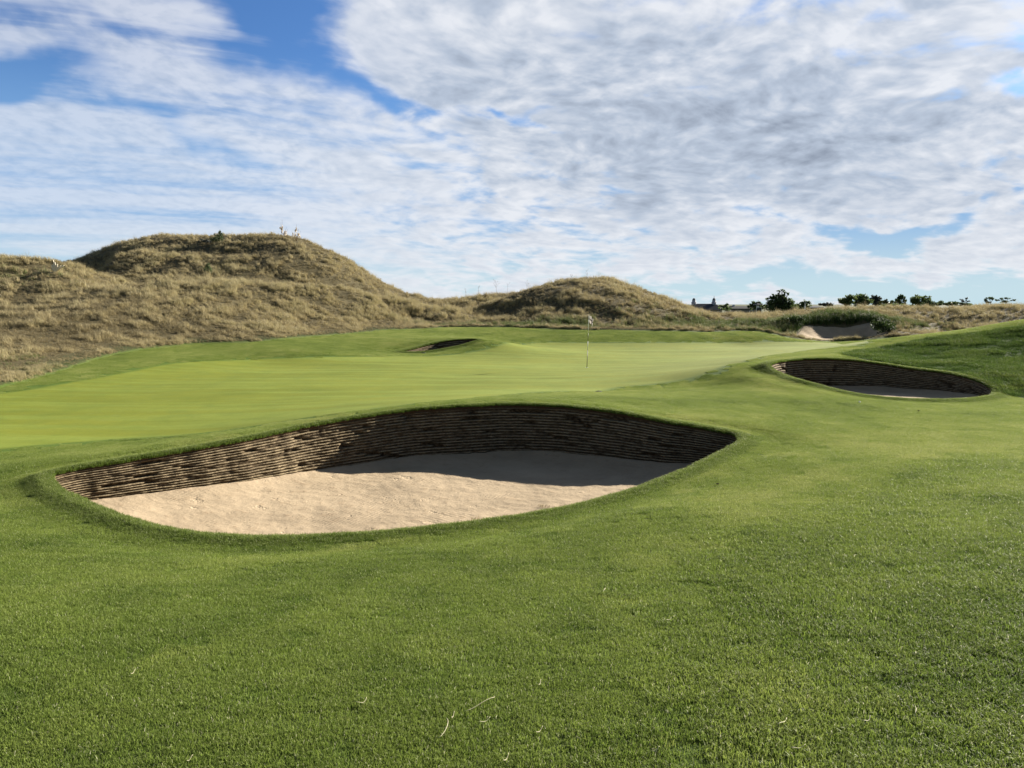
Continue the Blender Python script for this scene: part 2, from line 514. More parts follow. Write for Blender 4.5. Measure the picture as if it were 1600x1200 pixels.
def mat_ground():
    m, N, bs = new_mat('mown_turf_and_dune_soil')
    pos = N.new('ShaderNodeNewGeometry').outputs['Position']
    sdg = N.attr('sd_green').outputs['Fac']; sdm = N.attr('sd_mown').outputs['Fac']
    sdr = N.attr('sd_rim').outputs['Fac']; sdh = N.attr('sd_mound').outputs['Fac']; sds = N.attr('sd_semi').outputs['Fac']
    big = N.noise(pos, .22, 4, .6); mid = N.noise(pos, 1.3, 4, .6); fine = N.noise(pos, 22, 5, .7); vfine = N.noise(pos, 90, 3, .7)
    wob = N.math('MULTIPLY', N.math('SUBTRACT', N.noise(pos, 4, 3), .5), .25)
    # putting green
    strip = N.noise(N.mapping(pos, scale=(.12, 1.1, 1), rot=(0, 0, .12)), 1.0, 3, .6)
    g = N.mix(N.ss(big, .3, .7), (.150, .178, .016), (.200, .222, .024))
    g = N.mix(N.ss(strip, .42, .66), g, (.205, .250, .038))
    g = N.mix(N.math('MULTIPLY', N.ss(mid, .40, .72), .5), g, (.125, .175, .022))
    g = N.mix(N.math('MULTIPLY', N.ss(N.noise(N.mapping(pos, scale=(.6, 1.4, 1)), 9, 4, .7), .45, .72), .38), g, (.110, .150, .018))
    g = N.mix(N.math('MULTIPLY', N.ss(N.noise(pos, 2.6, 3, .6), .56, .74), .35), g, (.225, .245, .052))
    # apron
    a = N.mix(N.ss(big, .3, .7), (.080, .115, .024), (.110, .145, .034))
    a = N.mix(N.math('MULTIPLY', N.ss(mid, .42, .74), .55), a, (.130, .145, .045))
    a = N.mix(N.math('MULTIPLY', N.ss(fine, .48, .70), .5), a, (.055, .085, .018))
    # collar round the green, a little longer and darker
    fr = N.mix(N.ss(mid, .3, .7), (.070, .120, .014), (.095, .145, .022))
    sw = N.math('ADD', sdg, wob)
    c = N.mix(N.ss(sw, -.22, .26), g, fr)
    c = N.mix(N.ss(sw, .9, 1.7), c, a)
    # coarser cut
    s = N.mix(N.ss(mid, .3, .7), (.055, .095, .016), (.085, .120, .026))
    c = N.mix(N.ss(N.math('ADD', sds, wob), .35, -.35), c, s)
    # longer mound grass
    h = N.mix(N.ss(N.noise(pos, 2.2, 4, .65), .35, .65), (.035, .070, .010), (.065, .105, .018))
    c = N.mix(N.ss(N.math('ADD', sdh, wob), .12, -.12), c, h)
    # collar at the bunker lips
    c = N.mix(N.math('MULTIPLY', N.ss(N.math('ADD', sdr, wob), .34, .10), .85), c, (.040, .082, .014))
    # dune soil and thatch
    dl = N.noise(pos, .8, 5, .65); dd = N.noise(pos, 5, 5, .7)
    du = N.mix(N.ss(dl, .3, .7), (.085, .070, .034), (.140, .115, .060))
    du = N.mix(N.ss(dd, .45, .7), du, (.060, .050, .025))
    du = N.mix(N.ss(sdm, 1.6, .3), du, (.050, .060, .020))
    c = N.mix(N.ss(N.math('ADD', sdm, N.math('MULTIPLY', wob, 1.5)), -.05, .12), c, du)
    c = N.mix(N.ss(N.vmath('LENGTH', pos), 92, 125), c, (.070, .080, .035))
    f = N.ss(vfine, .25, .75, .80, 1.2, False)
    c = N.vmath('SCALE', c, scale=f)
    N.l.new(c, bs.inputs['Base Color'])
    bs.inputs['Roughness'].default_value = .9; bs.inputs['Specular IOR Level'].default_value = .12
    ht = N.math('ADD', N.math('MULTIPLY', fine, .5), N.math('MULTIPLY', vfine, .5))
    b = N.new('ShaderNodeBump'); b.inputs['Distance'].default_value = .02
    N.l.new(N.ss(sdg, -.1, .2, .25, .75), b.inputs['Strength'])
    N.l.new(ht, b.inputs['Height']); N.l.new(b.outputs[0], bs.inputs['Normal'])
    return m


def mat_blade(name, cols, rough=.55, trans=.35, tip=None, spec=.3, pale=None):
    """grass blade: colour by instance tint (0..1), lighter at the tip, part of the light goes through"""
    m, N, bs = new_mat(name)
    t = N.attr('tint', 'INSTANCER').outputs['Fac']
    v = N.attr('hgt').outputs['Fac']; rb = N.attr('rnd').outputs['Fac']
    ramp = N.new('ShaderNodeValToRGB'); e = ramp.color_ramp.elements
    e[0].position = 0; e[0].color = (*cols[0], 1); e[1].position = 1; e[1].color = (*cols[-1], 1)
    for i, c in enumerate(cols[1:-1]):
        x = e.new((i + 1) / (len(cols) - 1)); x.color = (*c, 1)
    N.l.new(N.math('ADD', t, N.math('MULTIPLY', N.math('SUBTRACT', rb, .5), .35), clamp=True), ramp.inputs[0])
    c = ramp.outputs[0]
    c = N.vmath('SCALE', c, scale=N.ss(rb, 0, 1, .75, 1.25, False))
    if pale: c = N.mix(N.math('MULTIPLY', N.math('GREATER_THAN', rb, .978), .85), c, pale)
    if tip: c = N.mix(N.math('MULTIPLY', N.ss(v, .5, 1), .6), c, tip)
    N.l.new(c, bs.inputs['Base Color'])
    bs.inputs['Roughness'].default_value = rough; bs.inputs['Specular IOR Level'].default_value = spec
    tr = N.new('ShaderNodeBsdfTranslucent'); N.l.new(c, tr.inputs[0])
    mx = N.new('ShaderNodeMixShader'); mx.inputs[0].default_value = trans
    N.l.new(bs.outputs[0], mx.inputs[1]); N.l.new(tr.outputs[0], mx.inputs[2])
    N.l.new(mx.outputs[0], m.node_tree.nodes['Material Output'].inputs[0])
    return m


def mat_sand(name, base=(.45, .352, .24)):
    m, N, bs = new_mat(name)
    pos = N.new('ShaderNodeNewGeometry').outputs['Position']
    n1 = N.noise(pos, .9, 5, .6); n2 = N.noise(pos, 7, 5, .65); n3 = N.noise(pos, 120, 3, .7)
    rake = N.noise(N.mapping(pos, scale=(1.2, 18, 1), rot=(0, 0, .5)), 1.0, 3, .6)
    b0 = tuple(base); b1 = tuple(x * .80 for x in base)
    c = N.mix(N.ss(n1, .35, .7), b0, b1)
    c = N.mix(N.math('MULTIPLY', N.ss(n2, .52, .72), .45), c, tuple(x * f for x, f in zip(base, (.66, .60, .54))))
    c = N.vmath('SCALE', c, scale=N.ss(n3, .3, .7, .9, 1.1, False))
    N.l.new(c, bs.inputs['Base Color'])
    bs.inputs['Roughness'].default_value = .95; bs.inputs['Specular IOR Level'].default_value = .1
    wv = N.new('ShaderNodeTexWave', wave_type='BANDS', bands_direction='X'); wv.inputs['Scale'].default_value = 5.5; wv.inputs['Distortion'].default_value = 2.5; wv.inputs['Detail'].default_value = 2
    N.l.new(N.mapping(pos, rot=(0, 0, .35)), wv.inputs['Vector'])
    wv2 = N.new('ShaderNodeTexWave', wave_type='RINGS', rings_direction='Z'); wv2.inputs['Scale'].default_value = 4.5; wv2.inputs['Distortion'].default_value = 1.5; wv2.inputs['Detail'].default_value = 1
    N.l.new(N.mapping(pos, loc=(2.2, -8.1, 0)), wv2.inputs['Vector'])
    rm = N.noise(pos, .75, 2, .5)
    rk = N.math('ADD', N.math('MULTIPLY', wv.outputs['Fac'], N.ss(rm, .52, .62)), N.math('MULTIPLY', wv2.outputs['Fac'], N.ss(rm, .46, .36)))
    sc = N.ss(N.noise(pos, 2.6, 4, .7), .62, .70)
    ht = N.math('ADD', N.math('MULTIPLY', n2, .7), N.math('ADD', N.math('MULTIPLY', n3, .12), N.math('ADD', N.math('MULTIPLY', rake, .12), N.math('SUBTRACT', N.math('MULTIPLY', rk, .07), N.math('MULTIPLY', sc, .35)))))
    b = N.new('ShaderNodeBump'); b.inputs['Strength'].default_value = .55; b.inputs['Distance'].default_value = .045
    N.l.new(ht, b.inputs['Height']); N.l.new(b.outputs[0], bs.inputs['Normal'])
    return m


def mat_sod():
    m, N, bs = new_mat('stacked_sod')
    pos = N.new('ShaderNodeNewGeometry').outputs['Position']
    ledge = N.attr('ledge').outputs['Fac']; topv = N.attr('from_top').outputs['Fac']
    n1 = N.noise(pos, 4, 5, .65); n2 = N.noise(pos, 30, 4, .7); n3 = N.noise(N.mapping(pos, scale=(1, 1, 3)), 14, 4, .7)
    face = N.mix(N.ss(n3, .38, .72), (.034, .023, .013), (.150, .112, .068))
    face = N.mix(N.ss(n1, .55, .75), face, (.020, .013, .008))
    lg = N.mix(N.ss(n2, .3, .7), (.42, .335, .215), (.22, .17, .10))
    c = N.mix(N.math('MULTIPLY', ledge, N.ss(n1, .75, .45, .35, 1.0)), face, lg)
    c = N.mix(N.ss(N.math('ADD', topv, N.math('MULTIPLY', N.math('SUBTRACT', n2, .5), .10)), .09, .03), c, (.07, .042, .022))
    N.l.new(c, bs.inputs['Base Color'])
    bs.inputs['Roughness'].default_value = .95; bs.inputs['Specular IOR Level'].default_value = .08
    b = N.new('ShaderNodeBump'); b.inputs['Strength'].default_value = .8; b.inputs['Distance'].default_value = .02
    N.l.new(N.math('ADD', n2, n3), b.inputs['Height']); N.l.new(b.outputs[0], bs.inputs['Normal'])
    return m


def mat_leaf(name, c0, c1, trans=.25):
    m, N, bs = new_mat(name)
    pos = N.new('ShaderNodeNewGeometry').outputs['Position']
    rb = N.attr('rnd').outputs['Fac']
    c = N.mix(rb, c0, c1)
    c = N.mix(N.math('MULTIPLY', N.ss(N.noise(pos, .8, 3), .4, .65), .5), c, tuple(.6 * x for x in c0))
    N.l.new(c, bs.inputs['Base Color']); bs.inputs['Roughness'].default_value = .6; bs.inputs['Specular IOR Level'].default_value = .25
    tr = N.new('ShaderNodeBsdfTranslucent'); N.l.new(c, tr.inputs[0])
    mx = N.new('ShaderNodeMixShader'); mx.inputs[0].default_value = trans
    N.l.new(bs.outputs[0], mx.inputs[1]); N.l.new(tr.outputs[0], mx.inputs[2])
    N.l.new(mx.outputs[0], m.node_tree.nodes['Material Output'].inputs[0])
    return m


M_GROUND = mat_ground()
M_SAND = mat_sand('bunker_sand')
M_SOD = mat_sod()

# ------------------------------------------------------------------ ground sheet on a log polar grid, cut round the bunkers
azf = np.radians(np.arange(-47, 47.001, .22))
azb = np.radians(np.arange(51, 310, 4.0))
AZ = np.concatenate([azf, azb])
lr = np.concatenate([np.log([.3, .6, .9, 1.2, 1.5]), np.arange(math.log(1.7), math.log(2.1), .03), np.arange(math.log(2.1), math.log(112), .0105), np.arange(math.log(112) + .03, math.log(4500), .09)])
nA, nR = len(AZ), len(lr)
GA, GR = np.meshgrid(AZ, lr)             # rows r, columns az
gx = (np.exp(GR) * np.sin(GA)).ravel(); gy = (np.exp(GR) * np.cos(GA)).ravel()
ID = np.arange(nA * nR).reshape(nR, nA)
verts2 = [np.stack([gx, gy], 1)]
nv = len(gx)
cellmask = np.ones((nR - 1, nA), bool)
cellmask_last = None
tris = []
used = np.ones(nv, bool)


def cut(loop):
    global nv
    a, l = logpol(loop[:, 0], loop[:, 1])
    c0 = np.searchsorted(azf, a.min()) - 4; c1 = np.searchsorted(azf, a.max()) + 3
    r0 = np.searchsorted(lr, l.min()) - 4; r1 = np.searchsorted(lr, l.max()) + 3
    c0 = max(c0, 0); c1 = min(c1, len(azf) - 1)
    cellmask[r0:r1, c0:c1] = False
    ids = ID[r0:r1 + 1, c0:c1 + 1]
    fl = ids.ravel()
    sd = signed_dist(gx[fl], gy[fl], loop)
    sp = np.exp(GR.ravel()[fl]) * .006
    bnd = np.zeros(ids.shape, bool); bnd[0, :] = bnd[-1, :] = True; bnd[:, 0] = bnd[:, -1] = True
    keep = (sd > np.maximum(sp, .015)) | bnd.ravel()
    kid = fl[keep]
    pts = [Vector((float(GA.ravel()[i]), float(GR.ravel()[i]))) for i in kid]
    base = len(pts)
    pts += [Vector((float(a[i]), float(l[i]))) for i in range(len(loop))]
    m = len(loop)
    edges = [(base + i, base + (i + 1) % m) for i in range(m)]
    ov, oe, of, ovo, _, _ = delaunay_2d_cdt(pts, edges, [], 0, 1e-7)
    loopid = nv + np.arange(m)
    verts2.append(loop[:, :2].copy()); nv += m
    gid = np.concatenate([kid, loopid])
    omap = np.array([gid[o[0]] if len(o) else -1 for o in ovo])
    F = np.array([f for f in of if len(f) == 3])
    oc = np.array([[v.x, v.y] for v in ov])
    cen = oc[F].mean(1)
    cx = np.exp(cen[:, 1]) * np.sin(cen[:, 0]); cy = np.exp(cen[:, 1]) * np.cos(cen[:, 0])
    out = signed_dist(cx, cy, loop) > 0
    F = omap[F[out]]
    F = F[(F >= 0).all(1)]
    # orientation: up
    V2 = np.vstack(verts2)
    A, B, C = V2[F[:, 0]], V2[F[:, 1]], V2[F[:, 2]]
    cr = (B[:, 0] - A[:, 0]) * (C[:, 1] - A[:, 1]) - (B[:, 1] - A[:, 1]) * (C[:, 0] - A[:, 0])
    F[cr < 0] = F[cr < 0][:, ::-1]
    tris.append(F)
    return loopid


idA = cut(LOOP_A); idB = cut(LOOP_B); idC = cut(LOOP_C)
V2 = np.vstack(verts2)
VZ = H(V2[:, 0], V2[:, 1])
V3 = np.column_stack([V2, VZ])
q0 = ID[:-1, :]; q1 = np.roll(ID, -1, 1)[:-1, :]; q2 = np.roll(ID, -1, 1)[1:, :]; q3 = ID[1:, :]
Q = np.stack([q0, q3, q2, q1], -1)[cellmask].reshape(-1, 4)
T = np.vstack(tris)
T4 = np.concatenate([Q[:, [0, 1, 2]], Q[:, [0, 2, 3]], T])
# centre under the viewer
ctr = len(V3); V3 = np.vstack([V3, [0, 0, 0]])
fan = np.stack([np.full(nA, ctr), ID[0], np.roll(ID[0], -1)], 1)
T4 = np.vstack([T4, fan[:, ::-1]])
A, B, C = V3[T4[:, 0]], V3[T4[:, 1]], V3[T4[:, 2]]
FN = np.cross(B - A, C - A)
flip = FN[:, 2] < 0
T4[flip] = T4[flip][:, ::-1]; FN[flip] *= -1
VN = np.zeros_like(V3)
for k in range(3): np.add.at(VN, T4[:, k], FN)
VN /= np.linalg.norm(VN, axis=1)[:, None] + 1e-12
sd_green = np.clip(signed_dist(V3[:, 0], V3[:, 1], GREEN[::2]), -4, 4)
sd_mown = np.clip(signed_dist(V3[:, 0], V3[:, 1], MOWN[::2]), -4, 4)
sd_mound = dist_poly(V3[:, 0], V3[:, 1], MOUNDR)
sd_semi = np.clip(signed_dist(V3[:, 0], V3[:, 1], SEMI), -4, 4)
sd_rim = np.full(len(V3), 4.0)
for L in (LOOP_A, LOOP_B, LOOP_C):
    sd_rim = np.minimum(sd_rim, np.maximum(dist_poly(V3[:, 0], V3[:, 1], L[::2]), 0))
cenv = np.stack([sd_green[T4].mean(1), sd_mown[T4].mean(1)], 1)
zone = np.where(cenv[:, 1] > 0, 2, np.where(cenv[:, 0] < 0, 1, 0))
for zi, nm in ((0, 'fairway'), (1, 'putting_green'), (2, 'dunes')):
    F = T4[zone == zi]
    u, inv = np.unique(F, return_inverse=True)
    ob = mk_mesh(nm, V3[u], inv.reshape(-1, 3), [M_GROUND], True,
                 attrs=dict(sd_green=sd_green[u], sd_mown=sd_mown[u], sd_rim=sd_rim[u], sd_mound=sd_mound[u], sd_semi=sd_semi[u]))
    ob.data.normals_split_custom_set_from_vertices([tuple(n) for n in VN[u]])
    tag(ob, kind='structure')


def ground_z(x, y):
    return H(x, y)


def ground_n(x, y, e=.15):
    hx = (H(x + e, y) - H(x - e, y)) / (2 * e); hy = (H(x, y + e) - H(x, y - e)) / (2 * e)
    n = np.stack([-hx, -hy, np.ones(len(hx))], 1)
    return n / np.linalg.norm(n, axis=1)[:, None]


# ------------------------------------------------------------------ bunkers
def inward(loop):
    t = np.roll(loop[:, :2], -1, 0) - np.roll(loop[:, :2], 1, 0)
    t /= np.linalg.norm(t, axis=1)[:, None] + 1e-9
    area = 0.5 * np.sum(loop[:, 0] * np.roll(loop[:, 1], -1) - np.roll(loop[:, 0], -1) * loop[:, 1])
    n = np.stack([-t[:, 1], t[:, 0]], 1) * (1 if area > 0 else -1)
    # smooth
    k = max(3, int(.25 / (np.linalg.norm(loop[1, :2] - loop[0, :2]))))
    for _ in range(2):
        n = sum(np.roll(n, s, 0) for s in range(-k, k + 1)) / (2 * k + 1)
    return n / (np.linalg.norm(n, axis=1)[:, None] + 1e-9)


def make_bunker(loop, ids, floor, batter, layer_h, label, seed, spacing):
    cx, cy = loop[:, 0].mean(), loop[:, 1].mean()
    root = empty('sand_bunker', (cx, cy, float(floor(np.array([cx]), np.array([cy]))[0])))
    tag(root, label, 'bunker', 'sand bunkers around the green')
    o = np.array(root.location)
    n = inward(loop)
    m = len(loop)
    ztop = V3[ids][:, 2]
    foot = loop[:, :2] + n * batter
    zbot = floor(foot[:, 0], foot[:, 1]) - .06
    hgt = np.maximum(ztop - zbot, .05)
    nl = max(3, int(round(float(np.percentile(hgt, 80)) / layer_h)))
    s = np.concatenate([[0], np.cumsum(np.linalg.norm(np.diff(loop[:, :2], axis=0), axis=1))])
    rows = []; ledge = []; ft = []
    # first row on the rim itself, welded in position with the turf sheet
    rows.append(np.column_stack([loop[:, :2], ztop])); ledge.append(np.zeros(m)); ft.append(np.zeros(m))
    for k in range(nl):
        wav = .16 * (fbm(s * .9, s * 0 + k * 3.1, seed + 50, 3) - .5) + .10 * (fbm(s * 6, s * 0 + k * 5.3, seed + 55, 2) - .5)
        for fr, out, lg in ((.02, .55, .85), (.12, 1.0, 1.0), (.32, .92, .10), (.62, .70, .0), (.88, .30, 0.0)):
            v = (k + fr + (wav if (k > 0 or fr > .1) else 0)) / nl
            v = np.clip(v + np.zeros(m), .004, 1.0)
            jag = fbm(s * 7 + k * 11, s * 0 + k * 7.7, seed + k, 4) - .5
            jag2 = fbm(s * 22 + k * 5, s * 0 + k * 3.3 + fr, seed + 20 + k, 3) - .5
            hole = sstep(.70, .80, fbm(s * 2.6 + k * .35, s * 0 + k * .55, seed + 90, 2))
            gone = sstep(.60, .74, fbm(s * 3.5 + k * 2.1, s * 0 + k * 1.9, seed + 70, 2))
            p = batter * (k + .15) / nl + (.026 * out * (1 - .75 * gone) + .024 * jag * (.3 + out) + .018 * jag2) - .05 * hole - .010
            p = np.maximum(p, .004 if k == 0 else -.02)
            p = p * np.minimum(1, hgt / .25)
            xy = loop[:, :2] + n * p[:, None]
            rows.append(np.column_stack([xy, ztop - v * hgt])); ledge.append(lg * (1 - .7 * gone) * (1 - hole) + np.zeros(m)); ft.append(v)
    V = np.vstack(rows) - o
    R = len(rows); idx = np.arange(R * m).reshape(R, m)
    a = idx[:-1]; b = np.roll(idx, -1, 1)[:-1]; c = np.roll(idx, -1, 1)[1:]; d = idx[1:]
    F = np.stack([a, d, c, b], -1).reshape(-1, 4)
    area = 0.5 * np.sum(loop[:, 0] * np.roll(loop[:, 1], -1) - np.roll(loop[:, 0], -1) * loop[:, 1])
    if area < 0: F = F[:, ::-1]
    F = F[:, ::-1]
    mk_mesh('turf_wall', V, F, [M_SOD], True, parent=root, attrs=dict(ledge=np.concatenate(ledge), from_top=np.concatenate(ft)))
    # sand
    sl = loop[:, :2] + n * (batter * .45)
    lo = sl.min(0); hi = sl.max(0)
    X, Y = np.meshgrid(np.arange(lo[0], hi[0], spacing), np.arange(lo[1], hi[1], spacing))
    X = X.ravel() + RNG.uniform(-.3, .3, X.size) * spacing; Y = Y.ravel() + RNG.uniform(-.3, .3, Y.size) * spacing
    ins = signed_dist(X, Y, loop) < -batter * .45 - spacing * .7
    X = X[ins]; Y = Y[ins]
    sl2 = sl[::2]
    pts = [Vector((float(p[0]), float(p[1]))) for p in sl2] + [Vector((float(x), float(y))) for x, y in zip(X, Y)]
    k = len(sl2)
    ov, oe, of, *_r = delaunay_2d_cdt(pts, [(i, (i + 1) % k) for i in range(k)], [], 1, 1e-7)
    P = np.array([[v.x, v.y] for v in ov])
    Z = floor(P[:, 0], P[:, 1])
    din = -signed_dist(P[:, 0], P[:, 1], loop) - batter
    Z = Z + .07 * np.exp(-np.maximum(din, 0) / .22) + .035 * (fbm(P[:, 0] * 1.3, P[:, 1] * 1.3, seed + 5, 4) - .5) + .014 * (fbm(P[:, 0] * 9, P[:, 1] * 9, seed + 6, 2) - .5)
    Z = np.minimum(Z, np.interp(np.zeros(len(P)), [0], [0]) + 99)
    F = np.array([f for f in of if len(f) == 3])
    Aa, Bb, Cc = P[F[:, 0]], P[F[:, 1]], P[F[:, 2]]
    cr = (Bb[:, 0] - Aa[:, 0]) * (Cc[:, 1] - Aa[:, 1]) - (Bb[:, 1] - Aa[:, 1]) * (Cc[:, 0] - Aa[:, 0])
    F[cr < 0] = F[cr < 0][:, ::-1]
    mk_mesh('sand', np.column_stack([P, Z]) - o, F, [M_SAND], True, parent=root)
    return root


def floor_A(x, y):
    x = np.asarray(x); y = np.asarray(y)
    z = -1.10 + .16 * sstep(-2.5, -5.6, x) + .05 * sstep(1.0, 3.5, x)
    near = dist_poly(x, y, NEAR_A)
    return z + .22 * np.exp(-np.maximum(near, 0) / .5)


def floor_B(x, y):
    return -0.98 + 0 * np.asarray(x) + .0 * np.asarray(y)


def floor_C(x, y):
    return -1.28 + 0 * np.asarray(x)


# strip along the near lip of the big bunker, where the sand is drawn up
_na = np.array([Wz(*p)[:2] for p in RIM_A[2:16]])
NEAR_A = np.vstack([_na, (_na - np.array([0, .3]))[::-1]])
make_bunker(LOOP_A, idA, floor_A, .20, .047, 'large foreground bunker with pale sand, its stacked turf wall half in shadow', 100, .055)
make_bunker(LOOP_B, idB, floor_B, .18, .065, 'right hand bunker with dark stacked turf wall under the grassy mound', 200, .1)
make_bunker(LOOP_C, idC, floor_C, .15, .09, 'small dark slit of a bunker at the back left of the green', 300, .12)


# ------------------------------------------------------------------ world: sky and clouds
def build_world():
    w = bpy.data.worlds.new('World'); SC.world = w; w.use_nodes = True
    N = NT(w.node_tree)
    bg = w.node_tree.nodes['Background']
    sky = N.new('ShaderNodeTexSky', sky_type='NISHITA', sun_disc=False)
    sky.sun_elevation = math.radians(SUN_EL); sky.sun_rotation = math.radians(SUN_AZ)
    sky.air_density = 1.0; sky.dust_density = .6; sky.ozone_density = 2.0
    D = N.new('ShaderNodeTexCoord').outputs['Generated']
    sp = N.new('ShaderNodeSeparateXYZ'); N.l.new(D, sp.inputs[0])
    x, y, z = sp.outputs
    zc = N.math('ADD', N.math('MAXIMUM', z, 0.0), .22)
    cb = N.new('ShaderNodeCombineXYZ')
    N.l.new(N.math('DIVIDE', x, zc), cb.inputs[0]); N.l.new(N.math('DIVIDE', y, zc), cb.inputs[1])
    q = cb.outputs[0]
    # bearing and height of the sky direction, for where the banks and gaps of cloud lie
    yy = N.math('MAXIMUM', y, .08)
    cb2 = N.new('ShaderNodeCombineXYZ')
    N.l.new(N.math('DIVIDE', x, yy), cb2.inputs[0]); N.l.new(N.math('DIVIDE', z, yy), cb2.inputs[1])
    uv = cb2.outputs[0]
    warp = N.new('ShaderNodeTexNoise'); warp.inputs['Scale'].default_value = 5.0; warp.inputs['Detail'].default_value = 4
    N.l.new(uv, warp.inputs['Vector'])
    wv = N.vmath('SCALE', N.vmath('SUBTRACT', warp.outputs[1], (.5, .5, .5)), scale=.16)
    uvw = N.vmath('ADD', uv, wv)

    def uvof(px, py):
        r = ray(px, py); return r[0] / r[1], r[2] / r[1]

    def blob(px, py, rx, ry, deg=0, soft=1.0):
        u, v = uvof(px, py)
        p = N.vmath('SUBTRACT', uvw, (u, v, 0))
        p = N.mapping(p, rot=(0, 0, math.radians(deg)))
        p = N.vmath('MULTIPLY', p, (FPX / rx, FPX / ry, 0))
        ln = N.vmath('LENGTH', p)
        return N.ss(ln, 1.0 + .8 * soft, 1.0 - .9 * soft)

    def acc(lst):
        s = None
        for wgt, b in lst:
            t = N.math('MULTIPLY', b, wgt)
            s = t if s is None else N.math('ADD', s, t)
        return s

    # coverage
    cov = acc([(-.72, blob(430, 30, 65, 90, 32, 1.0)), (-.50, blob(340, -15, 150, 35, 22)), (-.58, blob(495, 125, 70, 38, 28, 1.0)), (-.60, blob(660, 180, 130, 16, 14, .9)), (-.55, blob(800, 200, 80, 10, 16)),
               (-.85, blob(45, 100, 120, 30, 8)), (-.45, blob(110, 15, 220, 22, 14)), (-.34, blob(240, 200, 200, 16, 18)),
               (-.30, blob(40, 384, 120, 14, 0)), (-.22, blob(600, 415, 120, 14, 0)),
               (-.80, blob(1590, 132, 60, 28, 0, .8)), (-.42, blob(1480, 80, 60, 18, -8)), (-.35, blob(1400, 30, 60, 14, -8)), (-.30, blob(1560, 20, 60, 14, 0)),
               (-1.0, blob(1385, 354, 115, 17, -6, .7)), (-.60, blob(1530, 318, 80, 11, -8)), (-.95, blob(1500, 448, 330, 26, -1)), (-.5, blob(1200, 452, 200, 12, 0)),
               (.60, blob(1560, 360, 70, 9, 0)), (.7, blob(1470, 347, 50, 9, 0)), (.6, blob(1540, 380, 90, 7, 0)),
               (.55, blob(1150, 180, 430, 150, 8)), (.3, blob(650, 60, 130, 80, 10))])
    dq = N.new('ShaderNodeTexNoise'); dq.inputs['Scale'].default_value = 2.2; dq.inputs['Detail'].default_value = 2
    N.l.new(q, dq.inputs['Vector'])
    qd = N.vmath('ADD', q, N.vmath('SCALE', N.vmath('SUBTRACT', dq.outputs[1], (.5, .5, .5)), scale=.20))

    sd_ = (.07 * math.sin(math.radians(SUN_AZ)), .07 * math.cos(math.radians(SUN_AZ)), 0)

    def relief(vec0, scale, rot, st, detail, rough):
        """height of the cloud layer, and how far it rises towards the sun (bright side)"""
        a_ = N.noise(N.mapping(vec0, scale=st, rot=(0, 0, rot)), scale, detail, rough)
        b_ = N.noise(N.mapping(N.vmath('ADD', vec0, sd_), scale=st, rot=(0, 0, rot)), scale, detail, rough)
        return a_, N.math('SUBTRACT', a_, b_)
    pf, pr = relief(qd, 5.8, -.75, (.85, 1.0, 1), 5, .50)
    p2, pr2 = relief(qd, 18.0, -.6, (.9, 1.0, 1), 3, .5)
    wisp = N.noise(N.mapping(qd, scale=(.5, 1.0, 1), rot=(0, 0, -.6)), 9.0, 5, .6, .2)
    streak = N.noise(N.mapping(q, scale=(.30, 2.2, 1), rot=(0, 0, -.45)), 2.4, 6, .55, .4)
    ripple, rr = relief(qd, 24.0, .25, (1.0, .85, 1), 3, .5)
    large = N.noise(q, 1.5, 4, .55)
    right = N.ss(N.vmath('DOT_PRODUCT', uvw, (1, .25, 0)), -.32, .02)
    left = N.math('SUBTRACT', 1.0, right)
    texr = N.math('ADD', N.math('MULTIPLY', N.math('SUBTRACT', pf, .5), 2.3), N.math('MULTIPLY', N.math('SUBTRACT', p2, .5), .8))
    texl = N.math('ADD', N.math('MULTIPLY', N.math('SUBTRACT', streak, .5), 2.1), N.math('MULTIPLY', N.math('SUBTRACT', ripple, .5), .30))
    tex = N.math('ADD', N.math('MULTIPLY', right, texr), N.math('MULTIPLY', left, texl))
    cover = N.math('ADD', N.math('ADD', cov, .62), N.math('ADD', tex, N.math('MULTIPLY', N.math('SUBTRACT', large, .5), .35)))
    alpha = N.ss(cover, -.02, .80)
    # clouds kept ahead only; unseen sky overhead and behind left open to cut ambient
    alpha = N.math('MULTIPLY', alpha, N.math('MULTIPLY', N.ss(y, .15, .5), N.ss(z, .62, .42)))
    # veil is thinner on the left
    alpha = N.math('MULTIPLY', alpha, N.ss(N.vmath('DOT_PRODUCT', uvw, (1, .3, 0)), -.55, .10, .60, .97))
    # brightness of the cloud layer: grey bellies and bright thin edges
    dark = acc([(1.0, blob(1130, 185, 380, 95, 8, 1.2)), (.6, blob(1300, 240, 300, 60, -5, 1.2)), (.55, blob(950, 290, 160, 40, 25, 1.1)), (.45, blob(720, 130, 120, 40, 20, 1.2)), (.35, blob(1150, 310, 220, 28, 3, 1.1)),
                (-.5, blob(870, 232, 110, 13, 26)), (-.5, blob(1500, 210, 120, 70, -20)), (-.35, blob(620, 50, 110, 60, 10)), (-.3, blob(1050, 330, 260, 18, 8))])
    fade = N.ss(z, .02, .22, .45, 1.0)
    lr_ = N.math('ADD', N.math('MULTIPLY', pr, RELIEF), N.math('ADD', N.math('MULTIPLY', pr2, .7), N.math('MULTIPLY', N.math('SUBTRACT', .5, pf), .65)))
    ll_ = N.math('ADD', N.math('MULTIPLY', N.math('SUBTRACT', streak, .46), 1.2), N.math('MULTIPLY', rr, .75))
    lum = N.math('MULTIPLY', N.math('ADD', N.math('MULTIPLY', right, lr_), N.math('MULTIPLY', left, ll_)), fade)
    edge = N.math('MULTIPLY', N.ss(cover, .95, .40), .14)
    b = N.math('ADD', N.math('ADD', N.math('ADD', N.math('SUBTRACT', .75, N.math('MULTIPLY', dark, .26)), N.ss(z, .22, .03, 0, .10)), edge), lum, clamp=True)
    ramp = N.new('ShaderNodeValToRGB'); e = ramp.color_ramp.elements
